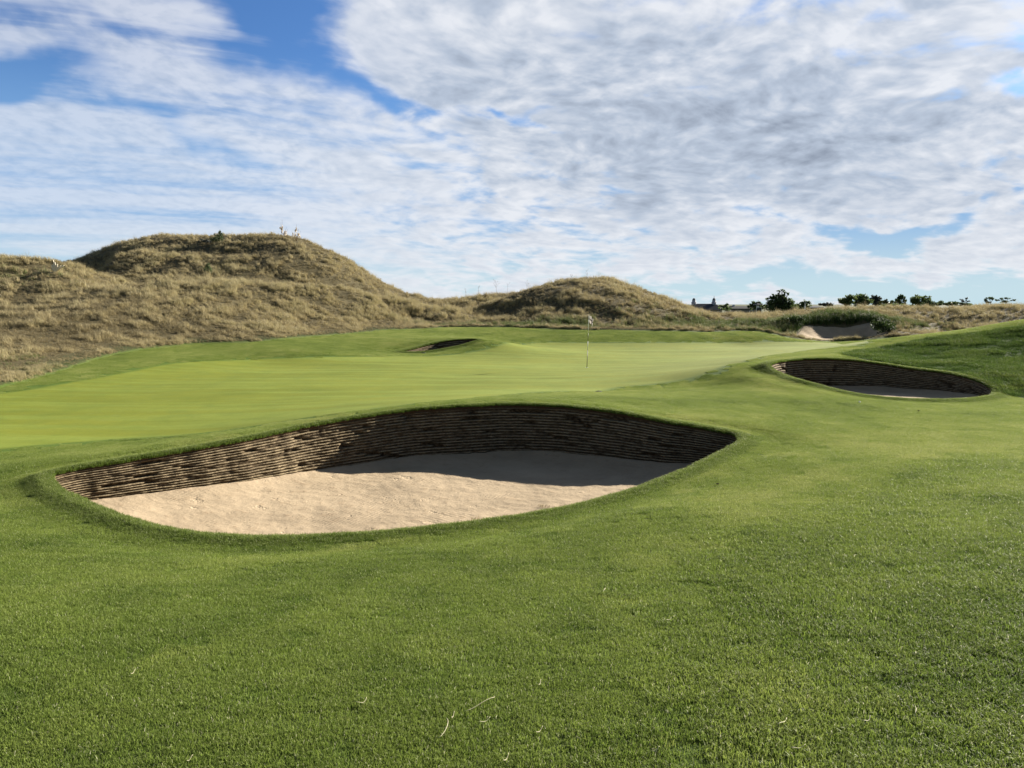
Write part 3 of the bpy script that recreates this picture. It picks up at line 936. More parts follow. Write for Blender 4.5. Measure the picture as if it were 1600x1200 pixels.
    e[0].position = 0; e[0].color = (.33, .385, .485, 1); e[1].position = 1; e[1].color = (1.0, 1.03, 1.09, 1)
    x1 = e.new(.5); x1.color = (.60, .685, .82, 1)
    N.l.new(b, ramp.inputs[0])
    cloud = N.vmath('SCALE', ramp.outputs[0], scale=CLOUD_GAIN)
    skyc = N.vmath('MULTIPLY', sky.outputs[0], SKY_TINT)
    # unseen sky overhead and behind the viewer dimmed and greyed to cut ambient light
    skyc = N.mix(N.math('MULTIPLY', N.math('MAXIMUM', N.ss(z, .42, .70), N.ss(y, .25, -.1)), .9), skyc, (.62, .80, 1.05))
    skyc = N.mix(N.ss(z, .30, .11), skyc, (1.6, 3.0, 5.1))
    skyc = N.mix(N.ss(z, .13, .01), skyc, (3.75, 4.9, 5.4))
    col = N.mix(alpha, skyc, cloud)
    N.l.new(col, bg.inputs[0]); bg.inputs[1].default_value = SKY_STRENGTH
    return w


SKY_STRENGTH = .05
RELIEF = 1.45
CLOUD_GAIN = 5.5
SKY_TINT = (.40, .62, .95)
build_world()

sun = bpy.data.lights.new('sun', 'SUN'); sun.energy = 5.0; sun.angle = math.radians(.53); sun.color = (1.0, .93, .80)
so = bpy.data.objects.new('sun', sun); COL.objects.link(so)
az, el = math.radians(SUN_AZ), math.radians(SUN_EL)
so.rotation_euler = Vector((-math.sin(az) * math.cos(el), -math.cos(az) * math.cos(el), -math.sin(el))).to_track_quat('-Z', 'Y').to_euler()

# ------------------------------------------------------------------ camera
cam = bpy.data.cameras.new('camera'); co = bpy.data.objects.new('camera', cam); COL.objects.link(co)
cam.sensor_width = 36; cam.lens = 36 * FPX / 1600; cam.clip_start = .05; cam.clip_end = 9000
co.location = (0, 0, EYE); co.rotation_euler = (math.pi / 2 - PITCH, 0, 0)
SC.camera = co
vs = SC.view_settings
SC.display_settings.display_device = 'sRGB'
vs.view_transform = 'Standard'; vs.look = 'None'; vs.exposure = 1.6; vs.gamma = 1; vs.use_curve_mapping = False
SC.render.engine = 'CYCLES'
SC.cycles.max_bounces = 6; SC.cycles.diffuse_bounces = 3; SC.cycles.transmission_bounces = 4


# ------------------------------------------------------------------ grass: blades scattered by geometry nodes
def blades(n, half, h0, h1, w, lean0, lean1, curve=.5, rnd_seed=1, disc=False, wj=.4, dirbias=None):
    g = np.random.default_rng(rnd_seed)
    if disc:
        r = half * np.sqrt(g.random(n)); a = g.random(n) * 2 * np.pi; bx = r * np.cos(a); by = r * np.sin(a)
    else:
        bx = g.uniform(-half, half, n); by = g.uniform(-half, half, n)
    h = g.uniform(h0, h1, n); ww = w * g.uniform(1 - wj, 1 + wj, n)
    az_ = g.random(n) * 2 * np.pi
    if disc: az_ = np.where(g.random(n) < .6, np.arctan2(by, bx) + g.normal(0, .5, n), az_)
    if dirbias is not None: az_ = np.where(g.random(n) < dirbias[1], dirbias[0] + g.normal(0, .5, n), az_)
    le = np.radians(g.uniform(lean0, lean1, n))
    face = g.random(n) * np.pi * 2
    px_ = np.cos(face); py_ = np.sin(face)
    l1 = le * (1 - curve); l2 = le * (1 + curve * .9)
    mx = bx + np.sin(l1) * np.cos(az_) * h * .55; my = by + np.sin(l1) * np.sin(az_) * h * .55; mz = np.cos(l1) * h * .55
    tx = mx + np.sin(l2) * np.cos(az_) * h * .45; ty = my + np.sin(l2) * np.sin(az_) * h * .45; tz = mz + np.cos(np.minimum(l2, 2.2)) * h * .45
    z0 = np.full(n, -.01 - .04 * h)
    V = np.stack([np.stack([bx - px_ * ww / 2, by - py_ * ww / 2, z0], 1), np.stack([bx + px_ * ww / 2, by + py_ * ww / 2, z0], 1),
                  np.stack([mx + px_ * ww * .42, my + py_ * ww * .42, mz], 1), np.stack([mx - px_ * ww * .42, my - py_ * ww * .42, mz], 1),
                  np.stack([tx, ty, tz], 1)], 1).reshape(-1, 3)
    b = np.arange(n)[:, None] * 5
    F = np.concatenate([b + np.array([[0, 1, 2]]), b + np.array([[0, 2, 3]]), b + np.array([[3, 2, 4]])], 0)
    hg = np.tile([0, 0, .55, .55, 1.0], n)
    rb = np.repeat(g.random(n), 5)
    return V, F, hg, rb


def variants(cname, mat, specs):
    c = bpy.data.collections.new(cname)
    for i, sp in enumerate(specs):
        parts = sp if isinstance(sp, list) else [sp]
        Vs = []; Fs = []; hs = []; rs = []; o = 0
        for p in parts:
            V, F, h, r = blades(**p); Vs.append(V); Fs.append(F + o); hs.append(h); rs.append(r); o += len(V)
        ob = mk_mesh('%s_tuft' % cname, np.vstack(Vs), np.vstack(Fs), [mat], False, link=False, attrs=dict(hgt=np.concatenate(hs), rnd=np.concatenate(rs)))
        c.objects.link(ob)
    return c


def scatter(name, pts, nrm, scale, idx, tint, coll, label_kind='stuff', spin=None, upright=0.5):
    n = len(pts)
    a = RNG.random(n) * 2 * np.pi if spin is None else spin
    nn = nrm * (1 - upright) + np.array([0, 0, 1]) * upright
    nn /= np.linalg.norm(nn, axis=1)[:, None]
    # euler XYZ that spins about z, then leans to the normal
    rx = np.empty(n); ry = np.empty(n); rz = np.empty(n)
    # rotate so z axis -> nn: R = Rz(a) Ry(b) Rx(c); z column for local z:
    ca, sa = np.cos(a), np.sin(a)
    lx = ca * nn[:, 0] + sa * nn[:, 1]; ly = -sa * nn[:, 0] + ca * nn[:, 1]
    cc = np.arcsin(np.clip(-ly, -1, 1)); bb = np.arctan2(lx, nn[:, 2])
    rot = np.stack([cc, bb, a], 1)
    ob = mk_mesh(name, pts, np.zeros((0, 3), int), [], attrs=dict(rot=rot, size=scale.astype(float), pick=idx.astype(np.int32), tint=tint.astype(float)))
    ng = bpy.data.node_groups.new(name + '_nodes', 'GeometryNodeTree')
    ng.interface.new_socket('Geometry', in_out='INPUT', socket_type='NodeSocketGeometry')
    ng.interface.new_socket('Geometry', in_out='OUTPUT', socket_type='NodeSocketGeometry')
    N = ng.nodes; L = ng.links
    gi = N.new('NodeGroupInput'); go = N.new('NodeGroupOutput')
    iop = N.new('GeometryNodeInstanceOnPoints'); ci = N.new('GeometryNodeCollectionInfo')
    ci.inputs['Collection'].default_value = coll; ci.inputs['Separate Children'].default_value = True; ci.inputs['Reset Children'].default_value = True
    def na(nm, ty):
        x = N.new('GeometryNodeInputNamedAttribute'); x.data_type = ty; x.inputs['Name'].default_value = nm; return x.outputs['Attribute']
    e2r = N.new('FunctionNodeEulerToRotation')
    L.new(na('rot', 'FLOAT_VECTOR'), e2r.inputs[0])
    L.new(gi.outputs[0], iop.inputs['Points']); L.new(ci.outputs[0], iop.inputs['Instance'])
    iop.inputs['Pick Instance'].default_value = True
    L.new(na('pick', 'INT'), iop.inputs['Instance Index'])
    L.new(e2r.outputs[0], iop.inputs['Rotation'])
    L.new(na('size', 'FLOAT'), iop.inputs['Scale'])
    L.new(iop.outputs[0], go.inputs[0])
    md = ob.modifiers.new('scatter', 'NODES'); md.node_group = ng
    tag(ob, kind='stuff')
    return ob


M_TURF = mat_blade('turf_blades', [(.076, .128, .018), (.150, .216, .036), (.222, .284, .056), (.335, .362, .112)], .55, .38, tip=(.34, .36, .13), spec=.15, pale=(.62, .60, .42))
M_MOUND = mat_blade('mound_blades', [(.045, .090, .014), (.085, .145, .026), (.160, .205, .045)], .6, .30, tip=(.17, .21, .06), spec=.08)
M_DUNE = mat_blade('dune_blades', [(.150, .118, .060), (.300, .248, .128), (.480, .405, .230), (.225, .215, .088), (.080, .130, .030)], .6, .25, tip=(.40, .34, .20), spec=.2)

turf_c = variants('turf', M_TURF,
                  [dict(n=3600, half=.19, h0=.012, h1=.026, w=.0024, lean0=15, lean1=75, rnd_seed=20 + i) for i in range(4)] +
                  [[dict(n=2600, half=.19, h0=.015, h1=.034, w=.0030, lean0=15, lean1=75, rnd_seed=40 + i), dict(n=260, half=.19, h0=.03, h1=.05, w=.0034, lean0=30, lean1=80, rnd_seed=60 + i)] for i in range(4)] +
                  [dict(n=60, half=.06, h0=.02, h1=.05, w=.0032, lean0=5, lean1=65, rnd_seed=80 + i, disc=True) for i in range(3)])


def view_wedge(x, y, deg=41):
    return (np.abs(x) < np.maximum(y, 0) * math.tan(math.radians(deg)) + 4.0) & (y > -3)


def turf_points():
    P = []; S = []; I = []; T = []
    X, Y = np.meshgrid(np.arange(-23, 23, .26), np.arange(-2.0, 27, .26))
    x = X.ravel() + RNG.uniform(-.06, .06, X.size); y = Y.ravel() + RNG.uniform(-.06, .06, X.size)
    r = np.hypot(x, y)
    k = view_wedge(x, y) & (r < 27)
    x0_, y0_ = x[k], y[k]
    X, Y = np.meshgrid(np.arange(-30, 42, .33), np.arange(16, 58, .33))
    x = X.ravel() + RNG.uniform(-.09, .09, X.size); y = Y.ravel() + RNG.uniform(-.09, .09, X.size)
    r = np.hypot(x, y); k = view_wedge(x, y) & (r >= 27)
    x = np.concatenate([x0_, x[k]]); y = np.concatenate([y0_, y[k]])
    sdg_ = signed_dist(x, y, GREEN[::2]); sdm_ = signed_dist(x, y, MOWN[::2]); sds_ = signed_dist(x, y, SEMI); sdh_ = dist_poly(x, y, MOUNDR)
    rim = np.minimum(np.minimum(dist_poly(x, y, LOOP_A[::3]), dist_poly(x, y, LOOP_B[::3])), dist_poly(x, y, LOOP_C[::3]))
    k = (sdg_ > RNG.uniform(.05, .55, len(x))) & (sdm_ < -.1) & (rim > .22) & (sdh_ > .1)
    x, y, sds_, sdg_ = x[k], y[k], sds_[k], sdg_[k]
    semi = sds_ < RNG.normal(0, .2, len(x))
    I.append(np.where(semi, 4, 0) + RNG.integers(0, 4, len(x)))
    sw0 = hit(1420, 690); sw1 = hit(1010, 905)
    e_ = sw1 - sw0; tt_ = np.clip(((x - sw0[0]) * e_[0] + (y - sw0[1]) * e_[1]) / (e_ @ e_), 0, 1)
    pale = np.exp(-((x - sw0[0] - tt_ * e_[0]) ** 2 + (y - sw0[1] - tt_ * e_[1]) ** 2) / 1.1 ** 2) * ~semi
    t = .42 + .62 * (fbm(x * .9, y * .9, 71, 4) - .5) + .40 * (fbm(x * .22 + y * .1, y * .3, 72, 3) - .5) - .02 * semi + .22 * pale
    t -= .18 * sstep(.60, .72, fbm(x * 1.7, y * 1.7, 77, 3))
    t += RNG.normal(0, .10, len(x)) + .17 * sstep(5, 13, np.hypot(x, y))
    far = np.hypot(x, y) > 27
    T.append(np.clip(t, 0, 1)); P.append(np.stack([x, y], 1)); S.append(RNG.uniform(.9, 1.1, len(x)) * np.where(sdg_ < 1.2, .8, 1.0) * np.where(far, 1.25, 1.0))
    # odd coarser tufts standing out of the mown turf
    n = 26000
    q = np.stack([RNG.uniform(-17, 20, n), RNG.uniform(.5, 23, n)], 1)
    k = (signed_dist(q[:, 0], q[:, 1], GREEN[::2]) > .1) & (dist_poly(q[:, 0], q[:, 1], LOOP_A[::3]) > .15) & (dist_poly(q[:, 0], q[:, 1], LOOP_B[::3]) > .15) & view_wedge(q[:, 0], q[:, 1]) & (dist_poly(q[:, 0], q[:, 1], MOUNDR) > .1)
    q = q[k]
    sm = signed_dist(q[:, 0], q[:, 1], SEMI) < 0
    k = RNG.random(len(q)) < np.where(sm, 1.0, .45)
    q = q[k]; sm = sm[k]
    P.append(q); S.append(RNG.uniform(.45, .85, len(q)) * np.where(sm, 1.0, .75)); I.append(RNG.integers(8, 11, len(q))); T.append(np.clip(RNG.normal(.5, .28, len(q)), 0, 1))
    # longer fringe on the bunker lips
    for L, n, wd, sc in ((LOOP_A, 15000, .30, 1.0), (LOOP_B, 7000, .35, 1.2), (LOOP_C, 2500, .35, 1.2)):
        i = RNG.integers(0, len(L), n); nn = inward(L)[i]
        d = RNG.random(n) ** 1.3 * wd
        q = L[i, :2] - nn * d[:, None] + RNG.normal(0, .012, (n, 2))
        k = signed_dist(q[:, 0], q[:, 1], L) > .004
        q = q[k]; d = d[k]
        P.append(q); S.append(sc * RNG.uniform(.7, 1.15, len(q)) * np.interp(d, [0, .06, wd], [.85, 1.05, .5])); I.append(RNG.integers(8, 11, len(q)))
        T.append(np.clip(RNG.normal(.12, .09, len(q)), 0, 1))
    P = np.vstack(P); S = np.concatenate(S); I = np.concatenate(I); T = np.concatenate(T)
    z = ground_z(P[:, 0], P[:, 1]); nr = ground_n(P[:, 0], P[:, 1])
    return np.column_stack([P, z]), nr, S, I, T


_P = turf_points()
scatter('turf_grass', *_P, turf_c, upright=.0)

dune_c = variants('dune', M_DUNE,
                  [dict(n=46, half=.16, h0=.20, h1=.52, w=.010, lean0=5, lean1=65, curve=.7, rnd_seed=120 + i, disc=True, dirbias=(0, .6)) for i in range(4)] +        # bushy tuft
                  [dict(n=38, half=.22, h0=.10, h1=.28, w=.011, lean0=20, lean1=80, curve=.6, rnd_seed=140 + i, disc=True, dirbias=(0, .6)) for i in range(4)] +        # low, lying tuft
                  [dict(n=14, half=.14, h0=.45, h1=.80, w=.006, lean0=2, lean1=25, curve=.6, rnd_seed=160 + i, disc=True) for i in range(3)])         # seed stems


def dune_points():
    n = 260000
    a = np.radians(RNG.uniform(-43, 43, n)); l = RNG.uniform(math.log(19), math.log(100), n)
    x = np.exp(l) * np.sin(a); y = np.exp(l) * np.cos(a)
    # a denser fringe where the mower stops
    me = MOWN[(MOWN[:, 1] > 15) & view_wedge(MOWN[:, 0], MOWN[:, 1], 42)]
    ie = RNG.integers(0, len(me), 16000)
    x = np.concatenate([x, me[ie, 0] + RNG.normal(0, .55, 16000)]); y = np.concatenate([y, me[ie, 1] + RNG.normal(0, .55, 16000)])
    r = np.hypot(x, y); n = len(x)
    sdm_ = signed_dist(x, y, MOWN)
    k = sdm_ > RNG.uniform(-.05, .25, n)
    sand = signed_dist(x, y, SCRAPE) < .15
    k &= ~sand
    x, y, r, sdm_ = x[k], y[k], r[k], sdm_[k]
    cl = fbm(x * .55, y * .55, 201, 4); c2 = fbm(x * 1.6, y * 1.6, 205, 3)
    dens = sstep(.28, .58, cl * .6 + c2 * .4)
    k = RNG.random(len(x)) < (.50 + .50 * dens)
    x, y, r, sdm_, cl, c2 = x[k], y[k], r[k], sdm_[k], cl[k], c2[k]
    edge = sstep(0, 2.5, sdm_)
    size = (.42 + .62 * sstep(.35, .65, c2) * sstep(.3, .62, cl)) * (.55 + .45 * edge) * RNG.uniform(.75, 1.25, len(x)) * np.clip(r / 50, .65, 1.15)
    t = .30 + 1.1 * (cl - .5) + .55 * (c2 - .5) + RNG.normal(0, .07, len(x))
    for px, py, d, rx, ry, wgt in ((330, 433, 57, 16, 3.0, .16), (640, 468, 64, 10, 4, .10), (60, 520, 35, 9, 7, -.16), (200, 500, 42, 9, 5, -.10), (1000, 470, 66, 6, 5, -.08), (480, 390, 78, 6, 8, -.08), (30, 420, 57, 5, 4, -.10)):
        p = Wd(px, py, d); t = t + wgt * np.exp(-((x - p[0]) / rx) ** 2 - ((y - p[1]) / ry) ** 2)
    t = np.clip(t, 0, .55)
    # greener patches: foot of the middle mound, the lump by the far scrape, the low left foot
    gr = np.zeros(len(x))
    for px, py, d, rx, ry, wgt in ((900, 504, 57.5, 9, 2.5, .6), (760, 503, 58, 8, 2.5, .6), (1180, 505, 58, 6, 5, 1.25), (1240, 500, 58, 4, 4, 1.3), (1320, 493, 60, 6, 2.0, 1.5), (1000, 485, 63, 7, 4, .32), (60, 580, 28, 5, 3, .6), (0, 430, 56, 9, 5, .5), (1500, 495, 62, 12, 8, .3)):
        p = Wd(px, py, d)
        gr += wgt * np.exp(-((x - p[0]) / rx) ** 2 - ((y - p[1]) / ry) ** 2)
    g2 = gr * (.35 + 1.3 * fbm(x * .8, y * .8, 231, 3))
    t = np.where(g2 > RNG.uniform(.25, .85, len(x)), np.clip(.72 + .28 * g2 + RNG.normal(0, .06, len(x)), .62, 1), t)
    kind = RNG.random(len(x))
    idx = np.where(kind < .55, RNG.integers(0, 4, len(x)), np.where(kind < .965, RNG.integers(4, 8, len(x)), RNG.integers(8, 11, len(x))))
    z = ground_z(x, y)
    nr = ground_n(x, y, .3)
    return np.column_stack([x, y, z - .02]), nr, size, idx, t


SCRAPE_PX = [(1244, 532), (1250, 524), (1256, 516), (1262, 509), (1272, 510.5), (1290, 513), (1320, 515), (1350, 515), (1366, 513), (1372, 520), (1366, 531), (1340, 534), (1303, 534.5), (1270, 534)]
SCRAPE = spline_loop(np.array([[19.55, 52.6], [20.0, 54.2], [20.8, 55.8], [21.9, 57.3], [23.3, 57.9], [25.0, 58.0], [26.8, 57.7], [27.6, 56.4], [27.2, 54.6], [25.8, 53.0], [23.6, 52.4], [21.4, 52.2]]), .25)
_P = dune_points()
scatter('dune_grass', *_P, dune_c, upright=.45, spin=RNG.normal(math.radians(205), .6, len(_P[0])))


def scrape_bunker():
    L = SCRAPE
    lo = L.min(0); hi = L.max(0)
    X, Y = np.meshgrid(np.arange(lo[0], hi[0], .22), np.arange(lo[1], hi[1], .22))
    X = X.ravel(); Y = Y.ravel(); k = signed_dist(X, Y, L) < -.12
    pts = [Vector((float(p[0]), float(p[1]))) for p in L] + [Vector((float(a), float(b))) for a, b in zip(X[k], Y[k])]
    m = len(L)
    ov, oe, of, *_r = delaunay_2d_cdt(pts, [(i, (i + 1) % m) for i in range(m)], [], 1, 1e-7)
    P = np.array([[v.x, v.y] for v in ov])
    d = -signed_dist(P[:, 0], P[:, 1], L)
    Z = ground_z(P[:, 0], P[:, 1]) + .10 * sstep(-.01, .3, d) - .04
    root = empty('sand_bunker', (float(P[:, 0].mean()), float(P[:, 1].mean()), -1.0))
    tag(root, 'far sandy scrape cut into the dune foot under overhanging dark green grass', 'bunker', 'sand bunkers around the green')
    F = np.array([f if ((P[f[1], 0] - P[f[0], 0]) * (P[f[2], 1] - P[f[0], 1]) - (P[f[1], 1] - P[f[0], 1]) * (P[f[2], 0] - P[f[0], 0])) > 0 else f[::-1] for f in of])
    mk_mesh('sand', np.column_stack([P, Z]) - np.array(root.location), F, [M_SAND], True, parent=root)
    # overhanging grass fringe along the back
    bl = [i for i in range(m) if L[i, 1] > 55.2]
    g = np.random.default_rng(5)
    V = []; Fc = []; hg = []; rb = []; o = 0
    for i in bl:
        for k in range(3):
            Vv, Ff, h, r = blades(26, .20, .35, .85, .016, 20, 80, .7, int(g.integers(1e6)), True)
            x = L[i, 0] + g.normal(0, .15); y = L[i, 1] + .12 + g.random() * .5
            z = float(ground_z([x], [y])[0])
            V.append(Vv + np.array([x, y, z])); Fc.append(Ff + o); hg.append(h); rb.append(r); o += len(Vv)
    mk_mesh('overhanging_grass', np.vstack(V) - np.array(root.location), np.vstack(Fc), [M_OVER], False, parent=root, attrs=dict(hgt=np.concatenate(hg), rnd=np.concatenate(rb)))


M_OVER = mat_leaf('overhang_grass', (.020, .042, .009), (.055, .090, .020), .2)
scrape_bunker()

mound_c = variants('mound', M_MOUND, [dict(n=34, half=.11, h0=.03, h1=.075, w=.005, lean0=10, lean1=70, curve=.6, rnd_seed=220 + i, disc=True) for i in range(5)])


def mound_points():
    lo = MOUNDR[:, :2].min(0); hi = MOUNDR[:, :2].max(0)
    n = 42000
    x = RNG.uniform(lo[0], min(hi[0], 28), n); y = RNG.uniform(lo[1], hi[1], n)
    k = (signed_dist(x, y, MOUNDR) < -.02) & (dist_poly(x, y, LOOP_B[::2]) > .15)
    x, y = x[k], y[k]
    c = fbm(x * .8, y * 1.4, 301, 4)
    k = RNG.random(len(x)) < .75 + .25 * sstep(.35, .6, c)
    x, y, c = x[k], y[k], c[k]
    return np.column_stack([x, y, ground_z(x, y)]), ground_n(x, y), RNG.uniform(.8, 1.25, len(x)) * (.85 + .7 * sstep(.35, .65, c)), RNG.integers(0, 5, len(x)), np.clip(.35 + 1.6 * (c - .5) + RNG.normal(0, .1, len(x)), 0, 1)


_P = mound_points()
scatter('mound_grass', *_P, mound_c, upright=.3)

# sparse dry weeds on the sand along the front of the big bunker
wd_n = 150
wd_t = RNG.random(wd_n); wd_a = hit(705, 812); wd_b = hit(905, 778)
wd_q = wd_a[None] + (wd_b - wd_a)[None] * wd_t[:, None] + np.stack([RNG.normal(0, .12, wd_n), .30 + RNG.random(wd_n) ** 1.3 * 1.5], 1)
wd_q = wd_q[signed_dist(wd_q[:, 0], wd_q[:, 1], LOOP_A) < -.25]
scatter('dry_weeds', np.column_stack([wd_q, floor_A(wd_q[:, 0], wd_q[:, 1]) + .01]), np.tile([0, 0, 1.0], (len(wd_q), 1)), RNG.uniform(.12, .32, len(wd_q)), RNG.integers(4, 8, len(wd_q)), RNG.uniform(0, .35, len(wd_q)), dune_c)

# ------------------------------------------------------------------ flagstick
M_WHITE = simple('white_paint', (.80, .79, .76), .45, .4, .04)
M_BLACK = simple('dark_paint', (.025, .028, .026), .45, .4, .1)


def mat_flag():
    m, N, bs = new_mat('flag_cloth')
    u = N.attr('fu').outputs['Fac']; v = N.attr('fv').outputs['Fac']
    b1 = N.ss(N.math('ABSOLUTE', N.math('SUBTRACT', u, .42)), .075, .06); b2 = N.ss(N.math('ABSOLUTE', N.math('SUBTRACT', v, .52)), .09, .075)
    c = N.mix(N.math('MAXIMUM', b1, b2), (.86, .80, .78), (.045, .02, .022))
    N.l.new(c, bs.inputs['Base Color']); bs.inputs['Roughness'].default_value = .8
    tr = N.new('ShaderNodeBsdfTranslucent'); N.l.new(c, tr.inputs[0])
    mx = N.new('ShaderNodeMixShader'); mx.inputs[0].default_value = .35
    N.l.new(bs.outputs[0], mx.inputs[1]); N.l.new(tr.outputs[0], mx.inputs[2]); N.l.new(mx.outputs[0], m.node_tree.nodes['Material Output'].inputs[0])
    return m


def flagstick():
    p = hit(917, 574); z = float(ground_z([p[0]], [p[1]])[0])
    root = empty('flagstick', (p[0], p[1], z))
    tag(root, 'slim banded flagstick with a drooping white flag standing in the hole on the green', 'flagstick')
    hgt = Wd(917, 493, p[1])[2] - z
    lean = .06
    mb = MB()
    cuts = [(-.15, 0), (.34, 1), (.50, 0), (.66, 1), (1.0, 0)]
    bands = [(-.06, .345, 1), (.345, .51, 0), (.51, .665, 1), (.665, 1.0, 0)]
    for a, b, mi in bands:
        q0 = (lean * a, 0, hgt * a); q1 = (lean * b, 0, hgt * b)
        mb.tube([q0, q1], [.0125 - .003 * a, .0125 - .003 * b], 10, mi)
    mb.lathe([(.0, -.006), (.016, 0), (.016, .015), (.0, .022)], 10, 0, (lean, 0, hgt))
    mb.build('pole', [M_WHITE, M_BLACK], root, True)
    nu, nv_ = 22, 16
    V = []; fu = []; fv = []; F = []
    for i in range(nu + 1):
        for j in range(nv_ + 1):
            u = i / nu; v = j / nv_
            top = hgt - .02
            x = lean * .95 + .012 + .20 * math.sin(u * 1.75) * (1 - .18 * v) - .05 * u * u
            zz = top - .27 * v - .20 * u ** 1.3 + .02 * math.sin(u * 7 + v * 2)
            yy = .045 * math.sin(u * 8.5 + v * 1.3) * u ** .6 - .02 * u
            V.append((x, yy, zz)); fu.append(u); fv.append(v)
    for i in range(nu):
        for j in range(nv_):
            a = i * (nv_ + 1) + j; F.append((a, a + nv_ + 1, a + nv_ + 2, a + 1))
    ob = mk_mesh('flag', V, F, [mat_flag()], True, parent=root, attrs=dict(fu=np.array(fu), fv=np.array(fv)))
    so_ = ob.modifiers.new('thick', 'SOLIDIFY'); so_.thickness = .002
    mb = MB(); mb.lathe([(.054, -.012), (.054, .004), (.048, .004), (.048, -.10), (.0, -.10)], 20)
    mb.build('cup', [M_WHITE], root, True)


flagstick()

# ------------------------------------------------------------------ small things on the turf
M_LID = simple('dark_plastic', (.02, .024, .02), .6, .3, .2)
M_STRAW = simple('straw', (.46, .42, .27), .6, .3, .2, 30)
M_DEADLEAF = simple('dead_leaf', (.055, .035, .020), .7, .3, .3, 40)


def sprinkler(px, py, r, label):
    p = hit(px, py); z = float(ground_z([p[0]], [p[1]])[0])
    root = empty('sprinkler_head', (p[0], p[1], z)); tag(root, label, 'sprinkler head')
    mb = MB(); mb.lathe([(r * 1.0, -.05), (r * 1.0, .012), (r * .93, .018), (r * .84, .018), (r * .84, .008), (0, .008)], 24); mb.build('collar', [M_LID], root, True)
    mb = MB(); mb.lathe([(r * .8, .0085), (r * .8, .020), (r * .5, .025), (0.01, .026), (0, .026)], 20)
    mb.box((-r * .25, -r * .1, .0255), (r * .25, r * .1, .032)); mb.build('lid', [M_LID], root, False)


sprinkler(935, 612, .085, 'dark round sprinkler head on the near edge of the green below the flagstick')
sprinkler(662, 551, .11, 'dark round cover in the turf in front of the small back left bunker')


def golf_ball():
    p = hit(1343, 630); z = float(ground_z([p[0]], [p[1]])[0])
    import bmesh
    bm = bmesh.new(); bmesh.ops.create_icosphere(bm, subdivisions=4, radius=.0214)
    me = bpy.data.meshes.new('golf_ball'); 
    for i, v in enumerate(bm.verts):
        if i % 4 == 0: v.co *= .985
    bm.to_mesh(me); bm.free(); me.materials.append(M_WHITE)
    for f in me.polygons: f.use_smooth = True
    o = bpy.data.objects.new('golf_ball', me); COL.objects.link(o); o.location = (p[0], p[1], z + .030)
    tag(o, 'small white ball lying on the short grass before the right hand bunker', 'golf ball')


golf_ball()


def dead_leaf(px, py, s, label):
    p = hit(px, py); z = float(ground_z([p[0]], [p[1]])[0])
    V = []; F = []
    n = 8
    for i in range(n + 1):
        t = i / n; w = s * .34 * math.sin(math.pi * min(t * 1.05, 1)) ** .8 + .001
        for k, q in enumerate((-1, 0, 1)):
            V.append(((t - .5) * s, q * w, .012 + s * .30 * abs(q) * (1 - t * .4) + s * .25 * (t - .5) ** 2))
    for i in range(n):
        for k in range(2):
            a = i * 3 + k; F.append((a, a + 3, a + 4, a + 1))
    o = mk_mesh('fallen_leaf', V, F, [M_DEADLEAF], True)
    o.modifiers.new('thick', 'SOLIDIFY').thickness = .0015
    o.location = (p[0], p[1], z + .012); o.rotation_euler = (.1, .15, random.random() * 6)
    tag(o, label, 'leaf', 'fallen leaves on the turf')


dead_leaf(1121, 757, .05, 'curled dark brown leaf on the turf right of the big bunker')
dead_leaf(1435, 644, .07, 'curled dark brown leaf on the turf below the right hand bunker')

STRAWS = [((698, 1130), (685, 1160), .12, 'curved pale straw stem bowed like a bracket, in the lower middle of the turf'),
          ((773, 1098), (726, 1118), .02, 'longest straight pale straw stem, in the lower middle of the turf'),
          ((573, 1099), (556, 1107), .18, 'short hooked pale straw stem, left of the bowed one'),
          ((710, 1122), (705, 1130), .02, 'very short straw bit just above the bowed stem'),
          ((766, 1130), (748, 1138), .03, 'thin straight straw stem just below the longest one'),
          ((848, 1145), (837, 1154), .02, 'short slanting straw stem near the bottom middle edge'),
          ((845, 1071), (841, 1078), .03, 'tiny upright straw bit above and right of the longest straw'),
          ((946, 922), (942, 930), .02, 'tiny straw bit alone in mid turf, farthest from the viewer'),
          ((1049, 971), (1040, 976), .05, 'small straw bit where the coarser green cut begins'),
          ((1030, 1178), (1020, 1182), .05, 'short thick straw stem at the bottom edge, right of centre'),
          ((795, 1188), (786, 1199), .03, 'slanting straw stem cut off by the bottom edge of the photo'),
          ((212, 1053), (204, 1058), .03, 'lone short straw bit on the darker turf at left'),
          ((302, 1191), (292, 1197), .03, 'straw bit at the bottom edge in the left half'),
          ((1359, 1128), (1347, 1137), .10, 'bent pale straw stem on the coarse turf at lower right'),
          ((1258, 1173), (1235, 1180), .03, 'broad flat straw stem at the bottom of the coarse turf'),
          ((1429, 1108), (1429, 1126), .04, 'straw stem pointing straight at the viewer on the coarse turf'),
          ((1229, 1130), (1215, 1143), .04, 'slanting straw stem on the coarse turf, left of the bent one')]
